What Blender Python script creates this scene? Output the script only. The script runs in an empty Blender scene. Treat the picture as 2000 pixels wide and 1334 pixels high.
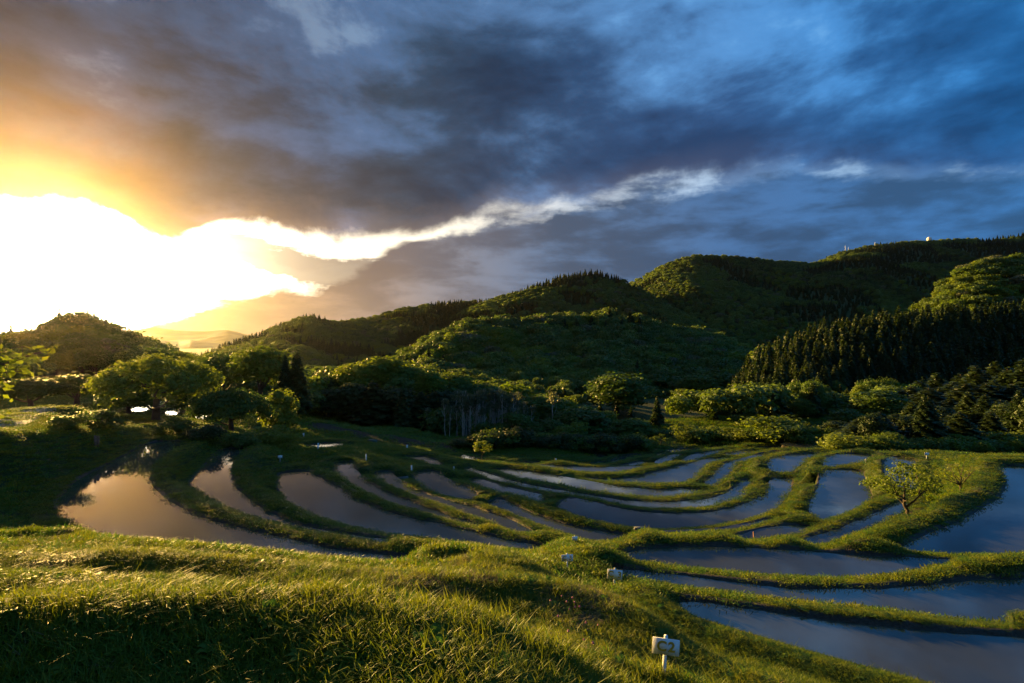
import bpy, math, random
import numpy as np
from mathutils import Vector, Matrix, Euler

R = math.radians
rng = np.random.default_rng(7)
random.seed(7)
SC = bpy.context.scene
COL = SC.collection

# ------------------------------------------------------------------ camera
EYE = 30.0                      # height of the camera above the datum
F = 1000.0                      # focal length in photograph pixels (18 mm)
HOR = 667.0                     # photograph row of eye level
cam_d = bpy.data.cameras.new('camera')
cam_d.lens = 18.0; cam_d.sensor_width = 36.0
cam_d.clip_start = 0.1; cam_d.clip_end = 20000
cam = bpy.data.objects.new('camera', cam_d)
cam.location = (0, 0, EYE); cam.rotation_euler = (R(90), 0, 0)
COL.objects.link(cam); SC.camera = cam

# ------------------------------------------------------------------ light
SUNV = Vector((-0.93, 1.0, 0.175)).normalized()       # towards the sun
SUN_EL = math.asin(SUNV.z); SUN_AZ = math.atan2(SUNV.x, SUNV.y)
sun_d = bpy.data.lights.new('sun', 'SUN')
sun_d.energy = 5.0; sun_d.angle = R(0.6); sun_d.color = (1.0, 0.59, 0.14)
sun = bpy.data.objects.new('sun', sun_d)
sun.rotation_euler = SUNV.to_track_quat('Z', 'Y').to_euler()
sun.location = (-200, 220, 90); COL.objects.link(sun)
vs = SC.view_settings
SC.display_settings.display_device = 'sRGB'
vs.view_transform = 'Standard'; vs.look = 'None'; vs.exposure = 1.95; vs.gamma = 1.0
vs.use_curve_mapping = False
cy = SC.cycles
cy.max_bounces = 5; cy.diffuse_bounces = 3; cy.glossy_bounces = 3; cy.transmission_bounces = 3
cy.volume_bounces = 0; cy.transparent_max_bounces = 4
cy.use_denoising = True; cy.sample_clamp_indirect = 4.0
cy.caustics_reflective = False; cy.caustics_refractive = False

# ------------------------------------------------------------------ node helpers
class G:
    """little expression builder for one node tree"""
    def __init__(s, nt): s.nt = nt; s.L = nt.links
    def node(s, t, **kw):
        n = s.nt.nodes.new(t)
        for k, v in kw.items(): setattr(n, k, v)
        return n
    def put(s, sock, v):
        if isinstance(v, bpy.types.NodeSocket): s.L.new(v, sock)
        elif v is not None: sock.default_value = v
    def m(s, op, a, b=None, c=None, clamp=False):
        n = s.node('ShaderNodeMath', operation=op, use_clamp=clamp)
        s.put(n.inputs[0], a)
        if b is not None: s.put(n.inputs[1], b)
        if c is not None: s.put(n.inputs[2], c)
        return n.outputs[0]
    def add(s, a, b): return s.m('ADD', a, b)
    def sub(s, a, b): return s.m('SUBTRACT', a, b)
    def mul(s, a, b): return s.m('MULTIPLY', a, b)
    def v(s, op, a, b=None, scale=None):
        n = s.node('ShaderNodeVectorMath', operation=op)
        s.put(n.inputs[0], a)
        if b is not None: s.put(n.inputs[1], b)
        if scale is not None: s.put(n.inputs['Scale'], scale)
        return n.outputs['Value'] if op in ('DOT_PRODUCT', 'LENGTH') else n.outputs[0]
    def sm(s, x, lo, hi, a=0.0, b=1.0, kind='SMOOTHSTEP'):
        n = s.node('ShaderNodeMapRange', interpolation_type=kind, clamp=True)
        for i, q in enumerate((x, lo, hi, a, b)): s.put(n.inputs[i], q)
        return n.outputs[0]
    def mix(s, f, a, b, kind='MIX'):
        n = s.node('ShaderNodeMix', data_type='RGBA', blend_type=kind, clamp_factor=True)
        s.put(n.inputs[0], f)
        s.put(n.inputs[6], (*a, 1) if isinstance(a, tuple) and len(a) == 3 else a)
        s.put(n.inputs[7], (*b, 1) if isinstance(b, tuple) and len(b) == 3 else b)
        return n.outputs[2]
    def ramp(s, f, stops, interp='LINEAR'):
        n = s.node('ShaderNodeValToRGB'); cr = n.color_ramp; cr.interpolation = interp
        while len(cr.elements) < len(stops): cr.elements.new(0.5)
        for e, (p, c) in zip(cr.elements, stops):
            e.position = p; e.color = (*c, 1) if len(c) == 3 else c
        s.put(n.inputs[0], f); return n.outputs[0]
    def curve(s, f, pts):
        n = s.node('ShaderNodeFloatCurve'); c = n.mapping.curves[0]
        while len(c.points) < len(pts): c.points.new(0.5, 0.5)
        for p, q in zip(c.points, pts): p.location = q; p.handle_type = 'AUTO'
        n.mapping.use_clip = False; n.mapping.update()
        s.put(n.inputs['Value'], f); return n.outputs[0]
    def noise(s, vec, scale, detail=4, rough=0.55, dist=0.0, out=0, lac=2.0):
        n = s.node('ShaderNodeTexNoise')
        s.put(n.inputs['Vector'], vec); s.put(n.inputs['Scale'], scale)
        s.put(n.inputs['Detail'], detail); s.put(n.inputs['Roughness'], rough)
        s.put(n.inputs['Distortion'], dist); s.put(n.inputs['Lacunarity'], lac)
        return n.outputs[out]

def pix_dir(px, py):
    v = Vector(((px - 1000) / F, 1, (HOR - py) / F)).normalized()
    return math.atan2(v.x, v.y), math.asin(v.z)

# ------------------------------------------------------------------ sky
def build_world():
    w = bpy.data.worlds.new('World'); SC.world = w; w.cycles.sampling_method = 'MANUAL'; w.cycles.sample_map_resolution = 512; w.use_nodes = True
    nt = w.node_tree; nt.nodes.clear(); g = G(nt)
    out = g.node('ShaderNodeOutputWorld'); bg = g.node('ShaderNodeBackground')
    nt.links.new(bg.outputs[0], out.inputs[0])
    sky = g.node('ShaderNodeTexSky', sky_type='NISHITA', sun_disc=False)
    sky.sun_elevation = SUN_EL; sky.sun_rotation = SUN_AZ
    sky.air_density = 1.2; sky.dust_density = 1.0; sky.ozone_density = 2.0; sky.altitude = 100
    d = g.v('NORMALIZE', g.node('ShaderNodeTexCoord').outputs['Generated'])
    sp = g.node('ShaderNodeSeparateXYZ'); g.put(sp.inputs[0], d)
    dx, dy, dz = sp.outputs
    az = g.m('ARCTAN2', dx, dy); el = g.m('ARCSINE', dz)
    A = g.add(g.mul(az, 1 / math.pi), 0.5)            # -90..90 deg -> 0..1
    A = g.m('MULTIPLY_ADD', az, 0.5 / math.pi * 2, 0.5)
    A = g.m('MINIMUM', g.m('MAXIMUM', A, 0.0), 1.0)
    zz = g.add(g.m('MAXIMUM', dz, 0.0), 0.10)
    cmb = g.node('ShaderNodeCombineXYZ')
    g.put(cmb.inputs[0], g.m('DIVIDE', dx, zz)); g.put(cmb.inputs[1], g.m('DIVIDE', dy, zz))
    P = cmb.outputs[0]                                  # position on the cloud deck
    rotn = g.node('ShaderNodeVectorRotate', rotation_type='Z_AXIS')
    g.put(rotn.inputs['Vector'], P); rotn.inputs['Angle'].default_value = R(-32)
    Q = g.v('MULTIPLY', rotn.outputs[0], (1.0, 0.62, 1.0))   # clouds drawn out along the wind
    n_big = g.noise(Q, 0.55, 4, 0.5, 0.3)
    n_mid = g.noise(Q, 1.7, 7, 0.58, 0.5)
    n_fine = g.noise(P, 3.2, 6, 0.6, 0.4)
    dirn = g.noise(d, 5.0, 6, 0.6, 0.3)                # puffs with no perspective, for the edges
    dirs = g.noise(g.v('MULTIPLY', d, (1.0, 1.0, 4.5)), 6.0, 6, 0.58, 0.25)   # flat layered streaks

    def edge(pts):
        q = []
        for px, py in pts:
            a, e = pix_dir(px, py)
            q.append((a / math.pi + 0.5, e / (math.pi / 2)))
        q = [(0.0, q[0][1])] + q + [(1.0, q[-1][1])]
        return g.mul(g.curve(A, q), math.pi / 2)
    E1 = edge([(-150, 405), (0, 412), (120, 418), (230, 458), (310, 494), (400, 484), (620, 470), (780, 458), (930, 438), (1100, 407),
               (1230, 384), (1400, 354), (1560, 334), (1760, 327), (2000, 306)])
    E2 = edge([(-150, 655), (150, 640), (290, 626), (420, 586), (520, 566), (680, 540), (800, 470), (950, 434), (1100, 402), (1260, 378),
               (1450, 352), (1650, 336), (1800, 329), (2000, 306)])
    e1n = g.add(el, g.add(g.mul(g.sub(dirn, 0.5), 0.13), g.mul(g.sub(n_mid, 0.5), 0.05)))
    e2n = g.add(el, g.add(g.mul(g.sub(dirs, 0.5), 0.05), g.add(g.mul(g.sub(dirn, 0.5), 0.11), g.mul(g.sub(n_mid, 0.5), 0.04))))
    up = g.sm(g.sub(e1n, E1), -0.010, 0.028)
    low = g.sm(g.sub(E2, e2n), -0.008, 0.016)
    # a long dark bar of cloud inside the bright gap
    a0, b0 = pix_dir(585, 523)
    bx = g.mul(g.sub(az, a0), 1 / 0.205); by = g.mul(g.sub(g.add(e2n, g.mul(g.sub(dirs, 0.5), 0.03)), g.m('MULTIPLY_ADD', g.sub(az, a0), -0.10, b0)), 1 / 0.031)
    bar = g.sm(g.m('SQRT', g.add(g.mul(bx, bx), g.mul(by, by))), 1.15, 0.75)
    # light towards the sun
    mu = g.v('DOT_PRODUCT', d, tuple(SUNV))
    ang = g.m('ARCCOSINE', g.m('MINIMUM', mu, 0.99999))
    g1 = g.m('EXPONENT', g.mul(g.mul(ang, ang), -1 / (0.20 ** 2)))
    g0 = g.m('EXPONENT', g.mul(g.mul(ang, ang), -1 / (0.155 ** 2)))
    g2 = g.m('EXPONENT', g.mul(ang, -1 / 0.30))
    g3 = g.m('EXPONENT', g.mul(ang, -1 / 0.62))
    # clear air in the gap
    clear = g.mix(g.sm(g3, 0.10, 0.42), (0.22, 0.36, 0.56), (0.95, 0.80, 0.58))
    clear = g.mix(1.0, clear, g.mix(1.0, sky.outputs[0], (0.05, 0.05, 0.05), 'MULTIPLY'), 'ADD')
    warm = g.v('SCALE', (1.0, 0.86, 0.60), scale=g.add(g.mul(g1, 34.0), g.mul(g2, 0.7)))
    clear = g.mix(1.0, clear, warm, 'ADD')
    # upper deck
    base = g.ramp(A, [(0.22, (0.022, 0.026, 0.042)), (0.34, (0.032, 0.040, 0.060)), (0.43, (0.025, 0.047, 0.080)), (0.52, (0.021, 0.052, 0.118)),
                      (0.62, (0.024, 0.074, 0.190)), (0.76, (0.010, 0.090, 0.260))])
    lightc = g.ramp(A, [(0.22, (0.040, 0.058, 0.095)), (0.36, (0.062, 0.105, 0.195)), (0.50, (0.075, 0.165, 0.330)), (0.62, (0.080, 0.240, 0.520)),
                        (0.78, (0.022, 0.210, 0.560))])
    hi = g.sm(el, 0.16, 0.55)
    lit = g.add(g.mul(n_mid, 0.34), g.add(g.mul(n_big, 0.40), 0.17))
    lit = g.add(lit, g.m('MULTIPLY_ADD', hi, 0.06, g.mul(g.sub(n_fine, 0.5), 0.10)))
    puff = g.noise(g.v('MULTIPLY', g.v('ADD', d, (3.1, 1.7, 0.4)), (1.0, 1.0, 1.9)), 2.6, 9, 0.60, 0.35)
    puff2 = g.noise(g.v('MULTIPLY', g.v('ADD', d, (0.7, 2.9, 1.4)), (1.0, 1.0, 2.6)), 6.5, 8, 0.60, 0.2)
    lit = g.add(lit, g.add(g.m('MULTIPLY_ADD', g.sub(puff, 0.5), 0.95, 0.045), g.mul(g.sub(puff2, 0.5), 0.40)))
    lit = g.add(lit, g.sm(g.sub(el, E1), 0.04, 0.34, -0.085, 0.035))
    deck = g.mix(g.sm(lit, 0.485, 0.73), base, lightc)
    deck = g.mix(g.sm(lit, 0.52, 0.38), deck, g.mix(1.0, deck, (0.62, 0.60, 0.62), 'MULTIPLY'))
    # breaks in the deck
    brk = g.sm(g.add(lit, g.mul(g.sub(dirn, 0.5), 0.25)), 0.70, 0.82)
    deck = g.mix(g.mul(brk, g.sm(A, 0.30, 0.55, 0.16, 0.50)), deck, g.mix(g.sm(A, 0.3, 0.6), (0.42, 0.52, 0.62), (0.16, 0.40, 0.72)))
    # purple-brown undersides and orange towards the sun
    deck = g.mix(1.0, deck, g.v('SCALE', (0.080, 0.056, 0.040), scale=g.mul(g.m('EXPONENT', g.mul(ang, -1 / 0.40)), g.sm(el, 0.62, 0.10))), 'ADD')
    deck = g.mix(1.0, deck, g.v('SCALE', (0.9, 0.28, 0.01), scale=g.mul(g0, g.m('MULTIPLY_ADD', dirn, 2.0, -0.45))), 'ADD')
    rim = g.mul(g.sm(g.sub(e1n, E1), 0.075, 0.0), g.sm(g3, 0.02, 0.45))
    deck = g.mix(1.0, deck, g.v('SCALE', (0.20, 0.15, 0.12), scale=g.mul(rim, dirn)), 'ADD')
    thin = g.m('EXPONENT', g.mul(g.m('MAXIMUM', g.sub(e1n, E1), 0.0), -1 / 0.030))          # thin cloud edge, lit through
    gw = g.m('EXPONENT', g.mul(g.mul(ang, ang), -1 / (0.30 ** 2)))
    deck = g.mix(1.0, deck, g.v('SCALE', (3.2, 1.45, 0.22), scale=g.mul(g.mul(thin, g.mul(gw, 0.5)), g.m('MULTIPLY_ADD', puff2, 1.6, -0.2))), 'ADD')
    # lower bank
    lowc = g.ramp(A, [(0.24, (0.50, 0.21, 0.05)), (0.31, (0.42, 0.22, 0.095)), (0.37, (0.25, 0.165, 0.115)), (0.45, (0.135, 0.125, 0.140)), (0.53, (0.060, 0.085, 0.135)),
                      (0.63, (0.034, 0.072, 0.145)), (0.78, (0.022, 0.085, 0.200))])
    lowl = g.mix(1.0, lowc, g.mix(g.sm(A, 0.34, 0.56), (1.75, 1.6, 1.4), (1.7, 1.95, 2.1)), 'MULTIPLY')
    lowc = g.mix(g.sm(g.add(g.mul(dirs, 0.45), g.mul(puff2, 0.55)), 0.42, 0.62), lowc, lowl)
    lowc = g.mix(1.0, lowc, g.v('SCALE', (0.9, 0.45, 0.10), scale=g.mul(g1, 0.7)), 'ADD')
    barc = g.mix(1.0, g.mix(g.sm(A, 0.28, 0.44), (0.33, 0.20, 0.10), (0.16, 0.125, 0.115)), g.v('SCALE', (0.7, 0.5, 0.2), scale=g1), 'ADD')
    vn = g.noise(g.v('MULTIPLY', g.v('ADD', d, (1.3, 0.2, 2.4)), (1.0, 1.0, 2.5)), 9.0, 6, 0.6, 0.3)
    veil = g.mul(g.sm(vn, 0.40, 0.56), g.sm(A, 0.42, 0.56, 0.15, 0.82))
    clear = g.mix(veil, clear, g.mix(0.5, lowl, deck))
    c = g.mix(low, clear, lowc)
    c = g.mix(g.mul(bar, 0.88), c, barc)
    c = g.mix(up, c, deck)
    c = g.mix(1.0, c, (0.335, 0.335, 0.335), 'MULTIPLY')
    below = g.sm(dz, 0.0, -0.05)
    c = g.mix(below, c, (0.02, 0.025, 0.02))
    g.put(bg.inputs['Color'], c); bg.inputs['Strength'].default_value = 1.0
build_world()
# ------------------------------------------------------------------ materials
MATS = {}
def material(name):
    m = bpy.data.materials.new(name); m.use_nodes = True; m.node_tree.nodes.clear()
    g = G(m.node_tree); o = g.node('ShaderNodeOutputMaterial'); MATS[name] = m
    return m, g, o
def plain(name, col, rough=0.7, var=0.25, scale=6.0, metallic=0.0, bump=0.0, coord='Object'):
    m, g, o = material(name)
    b = g.node('ShaderNodeBsdfPrincipled')
    tc = g.node('ShaderNodeTexCoord').outputs[coord]
    n = g.noise(tc, scale, 5, 0.6)
    c = g.mix(g.sm(n, 0.3, 0.7), tuple(x * (1 - var) for x in col), tuple(min(1, x * (1 + var)) for x in col))
    g.put(b.inputs['Base Color'], c); b.inputs['Roughness'].default_value = rough
    b.inputs['Metallic'].default_value = metallic
    if bump:
        bn = g.node('ShaderNodeBump'); bn.inputs['Strength'].default_value = bump; bn.inputs['Distance'].default_value = 0.02
        g.put(bn.inputs['Height'], g.noise(tc, scale * 4, 5, 0.65)); g.put(b.inputs['Normal'], bn.outputs[0])
    g.L.new(b.outputs[0], o.inputs[0]); return m
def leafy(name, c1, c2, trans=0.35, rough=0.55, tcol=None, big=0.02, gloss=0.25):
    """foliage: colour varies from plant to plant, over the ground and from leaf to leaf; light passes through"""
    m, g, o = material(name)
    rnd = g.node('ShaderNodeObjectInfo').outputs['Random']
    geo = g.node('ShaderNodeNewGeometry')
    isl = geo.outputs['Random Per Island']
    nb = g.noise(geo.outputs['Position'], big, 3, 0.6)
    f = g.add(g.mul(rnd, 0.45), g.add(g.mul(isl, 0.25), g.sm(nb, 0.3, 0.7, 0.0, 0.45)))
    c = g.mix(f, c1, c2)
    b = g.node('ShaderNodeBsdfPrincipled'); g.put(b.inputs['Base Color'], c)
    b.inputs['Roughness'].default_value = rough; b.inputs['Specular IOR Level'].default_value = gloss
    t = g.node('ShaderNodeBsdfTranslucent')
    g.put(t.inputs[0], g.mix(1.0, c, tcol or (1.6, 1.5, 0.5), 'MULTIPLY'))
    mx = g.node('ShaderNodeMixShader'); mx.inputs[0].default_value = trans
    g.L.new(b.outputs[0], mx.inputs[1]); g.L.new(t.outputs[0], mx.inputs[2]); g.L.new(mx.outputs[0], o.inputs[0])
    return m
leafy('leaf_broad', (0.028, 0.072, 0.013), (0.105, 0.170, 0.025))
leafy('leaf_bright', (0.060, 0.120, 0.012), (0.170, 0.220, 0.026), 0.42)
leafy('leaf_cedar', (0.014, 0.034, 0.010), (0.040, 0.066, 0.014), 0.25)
leafy('leaf_pale', (0.060, 0.085, 0.050), (0.150, 0.170, 0.100), 0.35)
leafy('leaf_far', (0.016, 0.048, 0.014), (0.150, 0.220, 0.048), 0.35, big=0.006)
leafy('grass_blade', (0.055, 0.115, 0.008), (0.160, 0.190, 0.015), 0.45, tcol=(1.7, 1.5, 0.35), big=0.35)
leafy('grass_lush', (0.042, 0.115, 0.011), (0.105, 0.175, 0.017), 0.40, tcol=(1.4, 1.5, 0.4), big=0.3)
leafy('grass_dry', (0.16, 0.13, 0.055), (0.30, 0.23, 0.11), 0.3, tcol=(1.2, 1.1, 0.8), big=0.3)
plain('bark', (0.060, 0.042, 0.028), 0.85, 0.4, 9, bump=0.6)
plain('bark_pale', (0.46, 0.42, 0.36), 0.8, 0.3, 3)
plain('white_paint', (0.80, 0.83, 0.86), 0.5, 0.12, 14, bump=0.15)
plain('yellow_paint', (0.55, 0.36, 0.03), 0.5, 0.15, 25)
plain('concrete', (0.30, 0.29, 0.27), 0.85, 0.25, 5, bump=0.4)
plain('grey_plastic', (0.11, 0.12, 0.13), 0.5, 0.2, 4)
plain('dark_wood', (0.035, 0.028, 0.022), 0.8, 0.3, 12, bump=0.4)
plain('brown_wood', (0.15, 0.10, 0.06), 0.8, 0.3, 12, bump=0.4)
plain('orange_stake', (0.50, 0.16, 0.04), 0.6, 0.2, 20)
plain('green_plastic', (0.03, 0.09, 0.07), 0.5, 0.2, 6)
plain('white_dome', (0.80, 0.76, 0.70), 0.5, 0.05, 0.2)
plain('petal', (0.42, 0.10, 0.16), 0.6, 0.3, 60)
plain('metal', (0.35, 0.36, 0.38), 0.45, 0.15, 3, metallic=0.6)
plain('white_wall', (0.62, 0.64, 0.66), 0.7, 0.1, 1.5)
plain('roof_grey', (0.18, 0.20, 0.23), 0.6, 0.2, 2)

def ground_material():
    m, g, o = material('ground')
    geo = g.node('ShaderNodeNewGeometry'); pos = geo.outputs['Position']
    att = g.node('ShaderNodeAttribute', attribute_name='mud').outputs['Fac']
    fld = g.node('ShaderNodeAttribute', attribute_name='field').outputs['Fac']
    n1 = g.noise(pos, 0.25, 5, 0.6); n2 = g.noise(pos, 2.5, 6, 0.65); n3 = g.noise(pos, 22.0, 5, 0.7)
    grass = g.mix(g.sm(g.add(g.mul(n1, 0.5), g.mul(n2, 0.5)), 0.35, 0.65), (0.018, 0.032, 0.006), (0.050, 0.068, 0.012))
    grass = g.mix(g.mul(g.sm(n3, 0.45, 0.75), 0.6), grass, (0.060, 0.075, 0.014))
    dry = g.sm(g.add(g.mul(n1, 0.35), g.mul(n2, 0.65)), 0.60, 0.72)
    grass = g.mix(g.mul(dry, 0.55), grass, (0.105, 0.078, 0.038))
    mudc = g.mix(g.sm(n3, 0.3, 0.7), (0.022, 0.019, 0.015), (0.070, 0.060, 0.048))
    soil = g.mix(g.sm(n2, 0.3, 0.7), (0.030, 0.020, 0.013), (0.060, 0.042, 0.026))
    mk = g.sm(g.add(att, g.mul(g.sub(n2, 0.5), 0.5)), 0.40, 0.60)
    c = g.mix(mk, grass, mudc)
    c = g.mix(g.sm(fld, 0.3, 0.7), c, soil)
    b = g.node('ShaderNodeBsdfPrincipled'); g.put(b.inputs['Base Color'], c)
    g.put(b.inputs['Roughness'], g.sm(mk, 0.0, 1.0, 0.95, 0.6)); b.inputs['Specular IOR Level'].default_value = 0.2
    bn = g.node('ShaderNodeBump'); bn.inputs['Strength'].default_value = 0.8; bn.inputs['Distance'].default_value = 0.06
    g.put(bn.inputs['Height'], g.add(n3, g.mul(n2, 0.8))); g.put(b.inputs['Normal'], bn.outputs[0])
    g.L.new(b.outputs[0], o.inputs[0]); return m
ground_material()
def water_material():
    m, g, o = material('paddy_water')
    pos = g.node('ShaderNodeNewGeometry').outputs['Position']
    b = g.node('ShaderNodeBsdfPrincipled')
    n = g.noise(pos, 0.35, 4, 0.6)
    scum = g.noise(pos, 3.5, 6, 0.7, 0.8)
    c = g.mix(g.sm(n, 0.3, 0.7), (0.036, 0.042, 0.032), (0.062, 0.068, 0.052))
    c = g.mix(g.mul(g.sm(scum, 0.62, 0.74), 0.35), c, (0.045, 0.045, 0.028))
    g.put(b.inputs['Base Color'], c)
    g.put(b.inputs['Roughness'], g.sm(scum, 0.45, 0.75, 0.035, 0.09)); b.inputs['IOR'].default_value = 1.85
    bn = g.node('ShaderNodeBump'); bn.inputs['Strength'].default_value = 0.045; bn.inputs['Distance'].default_value = 0.02
    g.put(bn.inputs['Height'], g.add(g.noise(pos, 2.2, 3, 0.5), g.mul(g.noise(pos, 9.0, 3, 0.5), 0.25))); g.put(b.inputs['Normal'], bn.outputs[0])
    g.L.new(b.outputs[0], o.inputs[0]); return m
water_material()

# ------------------------------------------------------------------ mesh helpers
def mesh_np(name, verts, quads=None, tris=None, smooth=False, mats=(), attrs=None, flat_mat=None):
    me = bpy.data.meshes.new(name)
    verts = np.asarray(verts, np.float32)
    loops = []; starts = []; tot = 0
    parts = []
    if quads is not None and len(quads): parts.append((np.asarray(quads, np.int32), 4))
    if tris is not None and len(tris): parts.append((np.asarray(tris, np.int32), 3))
    nl = sum(p.shape[0] * k for p, k in parts); nf = sum(p.shape[0] for p, k in parts)
    me.vertices.add(len(verts)); me.vertices.foreach_set('co', verts.ravel())
    me.loops.add(nl); me.polygons.add(nf)
    li = np.concatenate([p.ravel() for p, k in parts]); st = []; off = 0
    for p, k in parts:
        st.append(off + np.arange(p.shape[0]) * k); off += p.shape[0] * k
    me.loops.foreach_set('vertex_index', li.astype(np.int32))
    me.polygons.foreach_set('loop_start', np.concatenate(st).astype(np.int32))
    if smooth: me.polygons.foreach_set('use_smooth', np.ones(nf, bool))
    for a, (typ, dat) in (attrs or {}).items():
        t = me.attributes.new(a, typ, 'POINT')
        t.data.foreach_set('vector' if typ == 'FLOAT_VECTOR' else 'value', np.asarray(dat, np.float32).ravel())
    for mm in mats: me.materials.append(MATS[mm])
    me.update(calc_edges=True); return me
def obj(name, me, parent=None, loc=None, **props):
    o = bpy.data.objects.new(name, me); COL.objects.link(o)
    if parent is not None: o.parent = parent
    if loc is not None: o.location = loc
    for k, v in props.items(): o[k] = v
    return o
def thing(name, label, cat, loc=(0, 0, 0), rz=0.0, group=None, scale=None):
    o = bpy.data.objects.new(name, None); o.empty_display_size = 0.2; COL.objects.link(o)
    o.location = loc; o.rotation_euler = (0, 0, rz); o['label'] = label; o['category'] = cat
    if group: o['group'] = group
    if scale is not None: o.scale = scale if hasattr(scale, '__len__') else (scale,) * 3
    return o
def grid_quads(nr, nc):
    i = np.arange(nr - 1)[:, None] * nc + np.arange(nc - 1)[None]
    i = i.ravel(); return np.stack([i, i + 1, i + nc + 1, i + nc], 1)

# value noise for relief
_perm = rng.random((256, 256)).astype(np.float32)
def vnoise(x, y, s=1.0, seed=0):
    x = np.asarray(x) * s + 37.7 * seed + 1000; y = np.asarray(y) * s + 91.3 * seed + 1000
    xi = np.floor(x).astype(int); yi = np.floor(y).astype(int); fx = x - xi; fy = y - yi
    fx = fx * fx * (3 - 2 * fx); fy = fy * fy * (3 - 2 * fy)
    p = lambda a, b: _perm[a & 255, b & 255]
    return (p(xi, yi) * (1 - fx) + p(xi + 1, yi) * fx) * (1 - fy) + (p(xi, yi + 1) * (1 - fx) + p(xi + 1, yi + 1) * fx) * fy
def fbm(x, y, s=1.0, o=4, seed=0, gain=0.5):
    t = 0; a = 1; n = 0
    for k in range(o):
        t = t + a * vnoise(x, y, s * 2 ** k, seed + k); n += a; a *= gain
    return t / n - 0.5
def sstep(x, a, b):
    t = np.clip((x - a) / (b - a), 0, 1); return t * t * (3 - 2 * t)

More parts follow.
